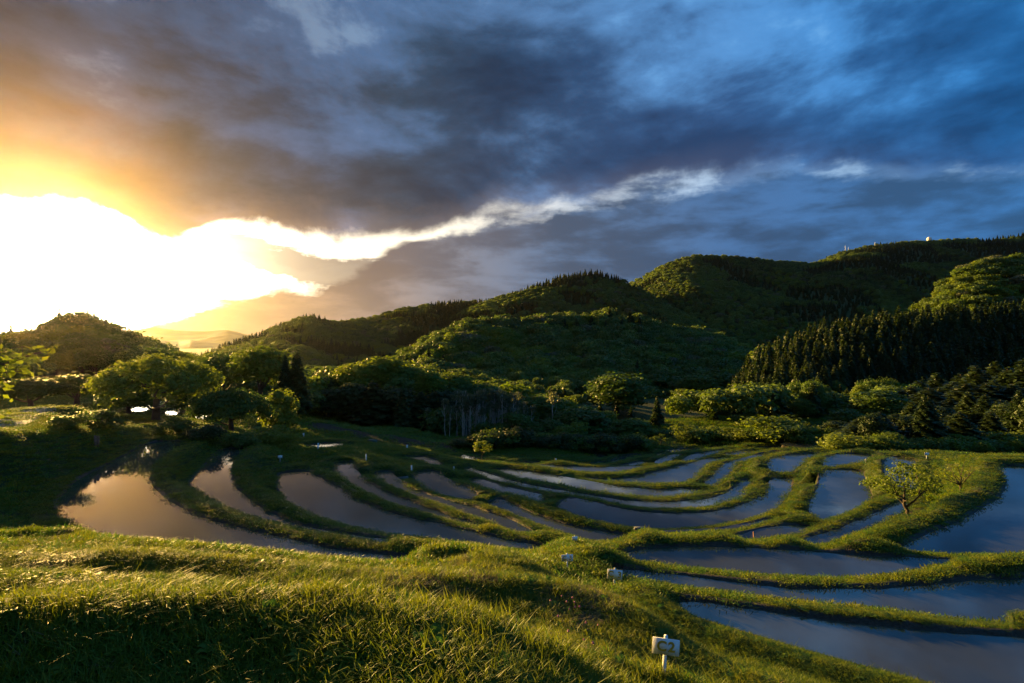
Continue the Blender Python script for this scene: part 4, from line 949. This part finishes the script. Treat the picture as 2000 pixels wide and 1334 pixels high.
# ------------------------------------------------------------------ grass
def blades(n, rad, h, w, seed, bend=0.5, lean=0.35):
    r = np.random.default_rng(seed); V = []; Q = []; Tt = []; o = 0
    for i in range(n):
        a = r.uniform(0, 6.28); k = math.sqrt(r.random()) * rad; b = np.array((math.cos(a) * k, math.sin(a) * k, -0.02))
        th = r.uniform(0, 6.28); L = h * r.uniform(0.45, 1.15); ln = r.uniform(0.05, lean) + 0.3 * k / max(rad, 1e-6) * lean
        d = np.array((math.cos(th), math.sin(th), 0)); s = np.array((-math.sin(th), math.cos(th), 0)) * w * r.uniform(.7, 1.3)
        p1 = b + d * L * ln * 0.35 + (0, 0, L * 0.5); p2 = b + d * L * ln * (0.9 + bend * 0.4) + (0, 0, L * (0.85 - 0.1 * bend)); p3 = b + d * L * ln * (1.2 + bend) + (0, 0, L * (1.0 - 0.25 * bend * r.random()))
        V += [b - s * .5, b + s * .5, p1 - s * .5, p1 + s * .5, p2 - s * .32, p2 + s * .32, p3]
        Q += [(o, o + 1, o + 3, o + 2), (o + 2, o + 3, o + 5, o + 4)]; Tt += [(o + 4, o + 5, o + 6)]; o += 7
    return np.array(V), np.array(Q), np.array(Tt)
def tuft_src(key, args, mat, px, py, r, label):
    v, q, t = blades(*args); me = mesh_np('grass_tuft', v, q, t, mats=[mat])
    x = (px - 1000) / F * r
    o = obj('grass_tuft', me, None, (x, r, terr1(x, r)), label=label, category='grass tuft', group='grass tufts picked out in the foreground'); return o
SRC = [
 tuft_src('a', (34, 0.10, 0.17, 0.0065, 1), 'grass_blade', 520, 1300, 3.6, 'upright tuft of grass at the bottom, left of the middle'),
 tuft_src('b', (30, 0.12, 0.14, 0.0065, 2, 0.9, 0.6), 'grass_lush', 330, 1280, 4.2, 'bent dark green tuft of grass at the lower left'),
 tuft_src('c', (22, 0.10, 0.24, 0.0060, 3, 0.8, 0.5), 'grass_blade', 760, 1290, 4.0, 'taller tuft of grass at the bottom, right of the upright one'),
 tuft_src('d', (20, 0.12, 0.12, 0.0060, 4, 1.0, 0.9), 'grass_dry', 860, 1310, 3.8, 'withered straw coloured tuft at the bottom middle'),
 tuft_src('e', (70, 0.30, 0.13, 0.016, 5, 0.5, 0.5), 'grass_blade', 1050, 1240, 6.0, 'wide patch of short grass on the lit hump'),
 tuft_src('f', (60, 0.30, 0.13, 0.016, 6, 0.7, 0.6), 'grass_lush', 980, 1290, 5.0, 'wide patch of short dark grass below the lit hump'),
]
def rosette():
    r = np.random.default_rng(6); V = []; Q = []
    for i in range(13):
        a = i * 2.4; L = r.uniform(.07, .13); d = np.array((math.cos(a), math.sin(a), 0)); sd = np.array((-math.sin(a), math.cos(a), 0)) * L * .20; o = len(V); up = r.uniform(.3, 1.0)
        for k, w in ((0, .25), (.35, 1.0), (.7, .85), (1.0, .1)): c = d * L * k + np.array((0, 0, L * up * math.sin(k * 2.0))); V += [c - sd * w, c + sd * w]
        Q += [(o + 2 * j, o + 2 * j + 1, o + 2 * j + 3, o + 2 * j + 2) for j in range(3)]
    x, r_ = -1.25, 5.2
    return obj('weed_rosette', mesh_np('weed_rosette', V, Q, mats=['grass_lush']), None, (x, r_, terr1(x, r_)), label='broad-leaved weed rosette in the foreground grass left of the middle', category='weed')
SRC.append(rosette())
def grass():
    r = np.random.default_rng(99)
    pts = []; sel = []; siz = []
    def band(y0, y1, dens, kinds, probs, sxy, sz, u0=-1.22, u1=1.22, hfun=None):
        area_n = int((u1 - u0) * ((y1 + y0) / 2 + XOFF * 0) * (y1 - y0) * dens)
        t = r.random(area_n); y = np.sqrt(y0 ** 2 + t * (y1 ** 2 - y0 ** 2)); x = r.uniform(u0, u1, area_n) * y
        z, mud, wat = terrain(x, y, True)
        fld = np.zeros(len(x), bool)
        for P in FPOLY:
            lo = P.min(0); hi = P.max(0); i = np.where((x > lo[0]) & (x < hi[0]) & (y > lo[1]) & (y < hi[1]))[0]
            if len(i): fld[i] |= poly_dist(P, x[i], y[i]) < 0
        patch = fbm(x, y, 0.6, 3, 41) + 0.5
        ok = (wat > 0.08) & (mud < 0.5) & ~fld & (r.random(len(x)) < sstep(patch, 0.05, 0.38))
        x, y, z, wat, patch = x[ok], y[ok], z[ok], wat[ok], patch[ok]; n = len(x)
        lush = fbm(x, y, 0.22, 3, 43) + 0.5
        k = r.choice(kinds, n, p=probs)
        dryk = fbm(x, y, 0.8, 2, 47) + 0.5
        if 3 in kinds: k = np.where((k == 3) & (dryk < 0.52), 0, k); k = np.where((dryk > 0.70) & (r.random(n) < 0.5), 3, k)
        hs = (0.55 + 0.9 * patch) * r.uniform(0.7, 1.3, n) * np.where(wat < 1.5, 0.6, 1.0)
        pts.append(np.stack([x, y, z], 1)); sel.append(k)
        siz.append(np.stack([np.full(n, sxy) * r.uniform(.8, 1.25, n), np.full(n, sxy) * r.uniform(.8, 1.25, n), hs * sz], 1))
    band(1.2, 6, 460, [0, 1, 2, 3, 6], [.48, .38, .05, .04, .05], 0.80, 0.60, -1.35, 1.35)
    band(6, 12, 210, [0, 1, 2, 3, 6], [.48, .38, .05, .04, .05], 1.0, 0.66)
    band(12, 22, 46, [4, 5, 2, 3], [.50, .38, .06, .06], 1.0, 0.85)
    band(22, 40, 19, [4, 5, 2, 3], [.54, .41, .03, .02], 1.35, 0.80)
    band(40, 72, 6.5, [4, 5], [.55, .45], 2.2, 0.95)
    band(72, 130, 1.3, [4, 5], [.40, .60], 4.5, 1.6, -1.1, 1.2)
    p = np.concatenate(pts); k = np.concatenate(sel); s = np.concatenate(siz); n = len(p)
    rot = np.stack([r.normal(0, .10, n), r.normal(0, .10, n), r.uniform(0, 6.28, n)], 1)
    scatter_group('grass', p, SRC, k, s, rot, 'short green grass on the bunds and banks')
    return n
print('grass tufts', grass())

# weeds with upright stalks along the near edge of two paddies
def weeds():
    r = np.random.default_rng(5); V, Q, Tt = blades(26, 0.16, 0.42, 0.014, 77, 0.4, 0.35)
    me = mesh_np('weed_clump', V, Q, Tt, mats=['grass_lush'])
    line = [(1015, 929), (1040, 935), (1068, 941), (1095, 946), (1190, 940), (1215, 943), (1238, 944), (1252, 945), (1270, 946), (1290, 946), (1318, 944), (1345, 942), (1140, 957), (1180, 962), (1230, 968), (1290, 971), (1340, 967), (1365, 963)]
    for i, (px, py) in enumerate(line):
        H = 13.75 if py > 946 or px < 1100 else 14.3
        q = at(px + r.uniform(-3, 3), py + 1.0, H)
        o = obj('weed_clump', me, None, (q[0], q[1], terr1(q[0], q[1])), label='clump of dark weeds standing at the near edge of a far paddy', category='weeds', group='weed clumps along the paddy edges')
        s = r.uniform(0.8, 1.5); o.scale = (s, s, s * r.uniform(.8, 1.3)); o.rotation_euler = (0, 0, r.uniform(0, 6))
weeds()

# ------------------------------------------------------------------ the two small trees on the slope, saplings, and the branch at the left edge
def branch_tree(name, label, base, limbs, pads, leaf, nleaf, mat, seed, group=None, pad_flat=0.5, bark='bark', cat='tree'):
    """limbs: polylines with radii relative to the base; pads: leaf clouds (centre, radius)"""
    r = np.random.default_rng(seed)
    t = thing(name, label, cat, base)
    P = []
    for pts, r0, r1 in limbs:
        pts = np.array(pts, float); n = len(pts)
        f = np.linspace(0, n - 1, n * 3); q = np.stack([np.interp(f, np.arange(n), pts[:, k]) for k in range(3)], 1)
        q[1:-1] += r.normal(0, r0 * 0.25, (len(q) - 2, 3)); P.append(tube(q, np.linspace(r0, r1, len(q)), 7))
        for j in range(4):                                      # twigs
            a = q[r.integers(len(q) // 2, len(q))]; d = r.normal(0, 1, 3); d[2] = abs(d[2]) * 0.5; d /= np.linalg.norm(d); L = r.uniform(0.15, 0.45)
            P.append(tube([a, a + d * L * 0.5 + (0, 0, 0.03), a + d * L], [r1 * 0.8, r1 * 0.5, 0.003], 4))
    obj('trunk', M('trunk', merge(P), bark, True), t)
    if pads:
        C = []; N = []
        for c, rad in pads:
            n = max(6, int(nleaf * rad * rad)); d = r.normal(0, 1, (n, 3)); d /= np.linalg.norm(d, axis=1, keepdims=True)
            C.append(np.array(c) + d * (rad * r.random(n) ** 0.45)[:, None] * (1, 1, pad_flat)); N.append(d * 0.5 + (0, 0, 0.7))
        v, q = leaf_quads(np.concatenate(C), np.concatenate(N), leaf, r, 1.8, 0.5)
        obj('crown', M('crown', (v, q), mat), t)
    return t
def hero():
    r0 = 27.5; b = np.array(atr(1778, r0, z=0)); b[2] = terr1(b[0], b[1]) - 0.05
    zb = b[2]
    def L(px, py, dy=0.0):
        rr = r0 + dy; return ((px - 1000) / F * rr - b[0], dy, EYE - (py - HOR) / F * rr - zb)
    limbs = [([(0, 0, 0), L(1775, 1002), L(1768, 988, .1), L(1766, 975, .1)], .10, .065), ([L(1770, 990, .1), L(1785, 978, -.2), L(1797, 967, -.4), L(1812, 955, -.5), L(1822, 945, -.6)], .06, .015),
             ([L(1766, 975, .1), L(1752, 966, .2), L(1728, 960, .4), L(1700, 948, .6)], .05, .012), ([L(1766, 975, .1), L(1768, 955, 0), L(1758, 935, -.2), L(1750, 915, -.3)], .05, .012),
             ([L(1797, 967, -.4), L(1795, 945, -.2), L(1788, 925, .1)], .035, .01), ([L(1768, 955, 0), L(1780, 940, .5), L(1800, 925, .8)], .03, .01), ([L(1752, 966, .2), L(1745, 950, -.5), L(1722, 940, -.8)], .03, .01)]
    pads = [(c_, q_ * 0.92) for c_, q_ in [(L(1692, 944, .6), .42), (L(1712, 940, .4), .55), (L(1735, 936, -.5), .60), (L(1752, 922, -.3), .60), (L(1772, 913, .1), .55), (L(1796, 916, .4), .55), (L(1742, 956, .3), .55), (L(1768, 947, -.5), .6), (L(1800, 946, -.3), .65), (L(1822, 958, -.5), .48),
            (L(1788, 962, .3), .42), (L(1820, 935, .3), .48), (L(1724, 952, -.6), .5), (L(1782, 932, .6), .55), (L(1758, 906, 0), .38), (L(1832, 948, .2), .35), (L(1752, 968, .5), .3), (L(1815, 972, -.3), .3)]]
    branch_tree('small_tree', 'small leafy tree with a forked leaning trunk on the bank of the right pond', b, limbs, pads, 0.080, 620, 'leaf_bright', 11)
    r0 = 29.5; b = np.array(atr(1876, r0, z=0)); b[2] = terr1(b[0], b[1]) - 0.05; zb = b[2]
    limbs = [([(0, 0, 0), L(1876, 952), L(1878, 946)], .075, .05)]; pads = []
    for i, (px, py, dy) in enumerate([(1848, 928, .2), (1838, 918, -.3), (1856, 910, .3), (1868, 905, 0), (1884, 902, .3), (1897, 910, -.2), (1906, 915, .2), (1862, 922, -.4), (1890, 918, .5), (1832, 930, 0)]):
        m = L((px + 1877) / 2 + (4 if i % 2 else -3), (py + 946) / 2 + 3, dy * .5)
        limbs.append(([L(1877, 948), m, L(px, py, dy)], .034, .007)); pads.append((L(px, py, dy), .30)); pads.append((m, .16))
    branch_tree('small_tree', 'nearly bare small tree with thin forked branches right of the leafy one', b, limbs, pads, 0.05, 190, 'leaf_bright', 12)
    # saplings
    for k, (px, top, base_r, w, lab, sd) in enumerate([(942, 864, 63, 40, 'little tree with a flat crown beside the far slanting water strip', 21), (1291, 851, 76, 44, 'little leaning tree standing over a far paddy', 22)]):
        r0 = base_r; b = np.array(atr(px, r0, z=0)); b[2] = terr1(b[0], b[1]) - 0.05; zb = b[2]; h = EYE - (top - HOR) / F * r0 - zb; ww = w / F * r0 / 2
        rr = np.random.default_rng(sd); limbs = [([(0, 0, 0), (-.05, 0, h * .3), (.05, 0, h * .55)], .07, .04)]; pads = []
        for i in range(10):
            a = i * 0.63 * 2; c = (math.cos(a) * ww * rr.uniform(.3, .9), math.sin(a) * ww * rr.uniform(.3, .8), h * rr.uniform(.62, .95)); limbs.append(([(0.02, 0, h * .45), (c[0] * .5, c[1] * .5, h * .6), c], .03, .008)); pads.append((c, .45))
        branch_tree('sapling', lab, b, limbs, pads, 0.13, 330, 'leaf_bright', sd)
    # fruit tree just outside the left edge, its branches reach into view
    r0 = 6.4; bx = -7.6; b = np.array((bx, 6.3, terr1(bx, 6.3) - 0.05)); zb = b[2]
    limbs = [([(0, 0, 0), (0.1, 0, 1.0), (0.15, .1, 1.9)], .09, .07)]; pads = []
    top = np.array((0.15, .1, 1.9))
    for px, py, dy in [(60, 700, 0), (105, 684, .2), (30, 735, -.1), (12, 806, -.2), (70, 722, .1), (15, 690, .2), (20, 765, 0), (-60, 700, .3), (-120, 640, 0), (-40, 620, -.3)]:
        e = np.array(L(px, py, dy)); m = (top + e) / 2 + (0, 0, 0.28)
        limbs.append(([top, m, e], .03, .005))
        for k in np.linspace(0.62, 1.02, 4): pads.append((tuple(m * (1 - (k - .5) * 2) + e * ((k - .5) * 2)), .15))
    branch_tree('fruit_tree', 'tree at the left edge whose long leaves hang into view against the sun', b, limbs, pads, 0.055, 420, 'leaf_bright', 31, pad_flat=1.0)
hero()

# ------------------------------------------------------------------ signs, posts and small things
def box_v(cx, cy, cz, sx, sy, sz):
    v = np.array([(x, y, z) for z in (-1, 1) for y in (-1, 1) for x in (-1, 1)], float) * (sx / 2, sy / 2, sz / 2) + (cx, cy, cz)
    q = [(0, 2, 3, 1), (4, 5, 7, 6), (0, 1, 5, 4), (2, 6, 7, 3), (0, 4, 6, 2), (1, 3, 7, 5)]
    return v, np.array(q)
def bevel_mesh(name, parts, mat, w=0.004):
    import bmesh
    v, q = merge(parts); me = mesh_np(name, v, q, mats=[mat]); bm = bmesh.new(); bm.from_mesh(me)
    bmesh.ops.bevel(bm, geom=bm.edges[:], offset=w, segments=2, affect='EDGES'); bm.to_mesh(me); bm.free(); return me
def text_mesh(txt, size, mat):
    cu = bpy.data.curves.new('lettering', 'FONT'); cu.body = txt; cu.size = size; cu.align_x = 'CENTER'; cu.align_y = 'CENTER'; cu.extrude = 0.0012; cu.offset = size * 0.028; cu.space_character = 1.15
    o = bpy.data.objects.new('lettering', cu); COL.objects.link(o); dg = bpy.context.evaluated_depsgraph_get()
    me = bpy.data.meshes.new_from_object(o.evaluated_get(dg)); bpy.data.objects.remove(o); me.materials.clear(); me.materials.append(MATS[mat]); me.name = 'lettering'
    # stand upright facing the camera side (-Y)
    me.transform(Matrix.Rotation(R(90), 4, 'X')); return me
def sign(px, py, wpx, hr, pr, txt, label, rz=0.0, tilt=0.0, name='sign_board', r0=4.0):
    r = ray_ground(px, py, r0, 60); x = (px - 1000) / F * r; z = terr1(x, r); w = wpx / F * r; h = w * hr; post_h = w * pr
    t = thing(name, label, 'sign', (x, r, z), rz)
    t.rotation_euler = (0, R(tilt), rz)
    obj('post', bevel_mesh('post', [box_v(0, 0.015, post_h / 2 - 0.15, w * 0.13, 0.03, post_h + 0.3)], 'white_paint'), t)
    bz = post_h - h * 0.62
    bo = obj('board', bevel_mesh('board', [box_v(0, -0.006, bz, w, 0.009, h)], 'white_paint', 0.0015), t)
    if txt: obj('lettering', text_mesh(txt, h * 0.86, 'yellow_paint'), bo, (0, -0.0122, bz))
    return t
sign(1297, 1322, 51, 0.62, 1.55, 'C2', 'largest white sign board reading C2 in yellow at the front', R(-9), 3)
sign(1199, 1152, 29, 0.66, 1.45, 'C 3', 'white sign board reading C 3, second from the front', R(-8), 3)
sign(1108, 1115, 23, 0.58, 1.45, 'C 3', 'small white sign board reading C 3, third from the front', R(6), -1)
sign(1122, 1061, 11, 0.75, 1.3, '', 'tiny white board at the tip of the curving paddy', R(10), 3, r0=14)
sign(1810, 897, 9, 0.62, 1.5, '', 'far white sign board on the rim above the half hidden paddy', 0, 0, r0=25)
sign(547, 902, 8, 0.62, 1.6, '', 'small weathered board above the third paddy', R(20), 0, r0=30)
def post(px, py, H, hgt, w, mat, label, name='marker_post', cat='post', cap=True):
    q = at(px, py, H); z = terr1(q[0], q[1]); t = thing(name, label, cat, (q[0], q[1], z), random.uniform(-.3, .3)); t.rotation_euler = (random.uniform(-.04, .04), random.uniform(-.05, .05), random.uniform(-.4, .4))
    obj('shaft', bevel_mesh('shaft', [box_v(0, 0, hgt / 2 - 0.15, w, w * .7, hgt + 0.3)], mat, w * .12), t)
    if cap: obj('cap', bevel_mesh('cap', [box_v(0, 0, hgt + w * .18, w * 1.12, w * .8, w * .36)], mat, w * .1), t)
    return t
for px, py, H, h, w, lab in [(417, 853, 8.85, .62, .10, 'white marker post behind the second paddy'), (621, 880, 10.6, .60, .12, 'white marker post in front of the glittering weedy pool'), (715, 908, 11.1, .55, .11, 'white marker post between the thin paddies'),
        (804, 917, 11.7, .5, .14, 'white marker post above the short middle paddy'), (886, 924, 12.8, .5, .14, 'white marker post left of the long ribbon of water'), (1691, 905, 11.1, .35, .10, 'short white peg between the oval paddy and the tree slope'),
        (593, 853, 13.6, .4, .2, 'far white marker by the furrowed fields'), (795, 884, 14.2, .4, .2, 'far white marker above the lit yellow bund'), (1086, 903, 15.2, .4, .2, 'far white marker above the long bright strip'), (906, 902, 14.6, .3, .16, 'tiny white peg by the slanting water strip')]:
    post(px, py, H, h, w, 'white_paint', lab)
post(186, 824, 6.0, .85, .16, 'brown_wood', 'weathered wooden post on the left bank', cap=False); post(191, 824, 6.05, .80, .16, 'brown_wood', 'second wooden post leaning beside the weathered one', cap=False)
for i, (px, py) in enumerate([(658, 926), (666, 931), (676, 938)]):
    post(px, py, 10.75, .22, .16, 'dark_wood', ['left stump of three at the edge of the thin paddy', 'middle stump of three at the edge of the thin paddy', 'right stump of three at the edge of the thin paddy'][i], 'wooden_stump', 'stump', False)
for px, py, H, h, lab in [(1473, 1053, 10.7, .62, 'orange stake at the front of the small paddy'), (1076, 958, 12.9, .55, 'orange stake at the bend of the ribbon of water'), (1376, 888, 14.8, .5, 'orange stake among the far paddies')]:
    post(px, py, H, h, .05, 'orange_stake', lab, 'marker_stake', 'stake', False)
def crate(px, py, H, s, mat, label, name):
    q = at(px, py, H); z = terr1(q[0], q[1]); t = thing(name, label, name.split('_')[-1], (q[0], q[1], z), random.uniform(-.5, .5))
    obj('body', bevel_mesh('body', [box_v(0, 0, s * .2, s * 1.5, s * .8, s * .5)], mat, s * .06), t); obj('lid', bevel_mesh('lid', [box_v(0.02, 0, s * .5, s * 1.56, s * .86, s * .09)], mat, s * .02), t)
    return t
crate(787, 934, 11.7, .55, 'grey_plastic', 'dark hose crate at the corner of the thin paddy', 'hose_crate'); crate(1247, 1037, 12.0, .36, 'grey_plastic', 'grey concrete drain block on the central bund', 'drain_block'); crate(727, 868, 14.2, .8, 'green_plastic', 'dark green crate by the furrowed fields', 'field_crate')
def pipe():
    pts = []
    for px, py, H in [(1160, 1073, 8.45), (1175, 1068, 8.6), (1195, 1061, 9.1), (1215, 1055, 9.8), (1236, 1048, 10.8)]:
        q = at(px, py, H); pts.append((q[0], q[1], terr1(q[0], q[1]) + 0.06))
    o = obj('water_pipe', M('water_pipe', tube(pts, [.05] * 5, 8), 'grey_plastic', True), label='grey water pipe lying over the bund beside the tiny white board', category='pipe')
pipe()
def flowers():
    import bmesh
    bm = bmesh.new(); bmesh.ops.create_icosphere(bm, subdivisions=2, radius=0.013, matrix=Matrix.Translation((0, 0, 0.15)))
    r = np.random.default_rng(8)
    for v in bm.verts: v.co += Vector(r.normal(0, .0022, 3))
    mh = bpy.data.meshes.new('flower_head'); bm.to_mesh(mh); bm.free(); mh.materials.append(MATS['petal'])
    ms = M('stem', tube([(0, 0, -.02), (0.004, 0, .07), (0, 0, .145)], [.002, .002, .002], 5), 'grass_lush')
    ml = M('leaf', leaf_quads(np.array([(.02, 0, .05), (-.02, .01, .05), (0, -.02, .06)]), np.array([(0, 0, 1.0)] * 3), .03, r), 'grass_lush')
    for i, (px, py) in enumerate([(1097, 1165), (1118, 1171), (1107, 1181), (1112, 1190), (1122, 1181), (1123, 1190), (1132, 1190), (1144, 1220), (1168, 1221), (1110, 1241), (1140, 1251), (1158, 1262), (1075, 1175), (1090, 1210)]):
        # walk along the sight line to the ground
        rr = np.linspace(4, 20, 400); x = (px - 1000) / F * rr; zz = terrain(x, rr); los = EYE - (py - HOR) / F * rr; k = int(np.argmax(zz + 0.14 > los))
        t = thing('clover_flower', 'pink clover flower in the grass left of the second sign board', 'flower', (x[k], rr[k], zz[k]), random.uniform(0, 6), 'pink clover flowers on the lit slope', random.uniform(.9, 1.3))
        obj('stem', ms, t); obj('leaf', ml, t); obj('head', mh, t)
flowers()

# valley: utility poles, shed; ridge: dome and masts
def pole(px, top, r, label):
    x = (px - 1000) / F * r; z = terr1(x, r); h = EYE + (HOR - top) / F * r - z
    t = thing('utility_pole', label, 'pole', (x, r, z), random.uniform(-.3, .3))
    obj('shaft', M('shaft', tube([(0, 0, -.4), (0, 0, h)], [.17, .12], 10), 'concrete', True), t)
    ca = obj('crossarm', bevel_mesh('crossarm', [box_v(0, -.16, h - .7, 1.9, .1, .12)], 'metal', .01), t)
    for k in (-.8, 0, .8): obj('insulator', M('insulator', tube([(k, -.16, h - .64), (k, -.16, h - .45), (k, -.16, h - .35)], [.05, .07, .02], 8), 'white_wall', True), ca)
    obj('transformer', M('transformer', tube([(.32, 0, h - 2.1), (.32, 0, h - 1.3)], [.2, .2], 10), 'metal', True), t)
pole(1357, 776, 178, 'utility pole in the valley beside the round tree'); pole(1477, 764, 185, 'utility pole left of the white shed under the cedars'); pole(1488, 778, 200, 'shorter utility pole right of the white shed')
def shed():
    r = 186; x = .482 * r; z = terr1(x, r); t = thing('shed', 'small white shed at the foot of the cedar slope', 'shed', (x, r, z), R(25))
    w = obj('wall', bevel_mesh('wall', [box_v(0, 0, 1.1, 3.6, 2.6, 2.6)], 'white_wall', .02), t)
    v = np.array([(-2.1, -1.7, 2.3), (2.1, -1.7, 2.3), (2.1, 0, 3.1), (-2.1, 0, 3.1), (2.1, 1.7, 2.3), (-2.1, 1.7, 2.3), (-2.1, -1.7, 2.42), (2.1, -1.7, 2.42), (2.1, 0, 3.22), (-2.1, 0, 3.22), (2.1, 1.7, 2.42), (-2.1, 1.7, 2.42)], float)
    obj('roof', mesh_np('roof', v, [(0, 1, 2, 3), (3, 2, 4, 5), (6, 9, 8, 7), (9, 11, 10, 8), (0, 6, 7, 1), (5, 4, 10, 11), (1, 7, 8, 2), (2, 8, 10, 4), (0, 3, 9, 6), (3, 5, 11, 9)], mats=['roof_grey']), t)
    obj('door', bevel_mesh('door', [box_v(-.7, -1.32, .95, .85, .06, 1.85)], 'roof_grey', .01), t); wd = obj('window', bevel_mesh('window', [box_v(.85, -1.32, 1.5, .9, .06, .7)], 'grey_plastic', .01), t)
shed()
def dome():
    P, th, v = HILLS['ridge_right']; px = 1815; r = 1490; x = .815 * r
    zt = EYE + (HOR - 463) / F * r; t = thing('radar_dome', 'round white dome on top of the highest ridge', 'dome', (x, r, zt - 22))
    import bmesh
    bm = bmesh.new(); bmesh.ops.create_icosphere(bm, subdivisions=3, radius=6.5, matrix=Matrix.Translation((0, 0, 16)))
    me = bpy.data.meshes.new('radome'); bm.to_mesh(me); bm.free(); me.materials.append(MATS['white_dome']); obj('radome', me, t)
    obj('tower', bevel_mesh('tower', [box_v(0, 0, 3, 9, 9, 16)], 'concrete', .2), t); obj('deck', bevel_mesh('deck', [box_v(0, 0, 11.3, 12, 12, .6)], 'concrete', .1), t)
    for px, top, lab in [(1651, 480, 'left of the tall thin masts on the high ridge'), (1709, 474, 'thin mast midway to the dome on the high ridge'), (1657, 484, 'short mast beside the left tall one on the ridge')]:
        r = 1450; x = (px - 1000) / F * r; zt = EYE + (HOR - top) / F * r; zb = zt - 30
        t = thing('antenna_mast', lab, 'mast', (x, r, zb)); obj('lattice', M('lattice', merge([tube([(sx, sy, 0), (sx * .3, sy * .3, 30)], [.25, .15], 5) for sx in (-1, 1) for sy in (-1, 1)] + [tube([(-1 + .02 * z, -1 + .02 * z, z), (1 - .02 * z, 1 - .02 * z, z + 2)], [.1, .1], 4) for z in range(0, 28, 3)]), 'metal'), t)
        obj('antenna', M('antenna', tube([(0, 0, 29), (0, 0, 33)], [.15, .05], 5), 'white_wall'), t)
dome()
# track on the left bank
def track():
    r = np.linspace(31, 60, 40); c = -1.0 * np.interp(r, [31, 36, 44, 60], [1.06, 1.0, .93, .9]) * r; V = []
    for a, b in zip(c, r):
        for k in (-1.3, -.5, .5, 1.3): V.append((a + k, b + k * .3, 0))
    V = np.array(V); V[:, 2] = terrain(V[:, 0], V[:, 1]) + 0.05
    obj('track', mesh_np('track', V, grid_quads(40, 4), smooth=True, mats=['concrete']), kind='structure', label='pale track along the top of the left bank')
track()

# ------------------------------------------------------------------ haze
def haze():
    m, g, o = material('haze')
    pv = g.node('ShaderNodeVolumePrincipled'); pv.inputs['Color'].default_value = (1.0, 0.93, 0.82, 1); pv.inputs['Density'].default_value = HAZE; pv.inputs['Anisotropy'].default_value = 0.89
    g.L.new(pv.outputs[0], o.inputs['Volume'])
    v, q = box_v(0, 2300, EYE + 150, 15400, 4900, 400)
    obj('haze', mesh_np('haze', v, q, mats=['haze']), kind='stuff', label='thin evening haze filling the valley')
HAZE = 0.000010
haze()
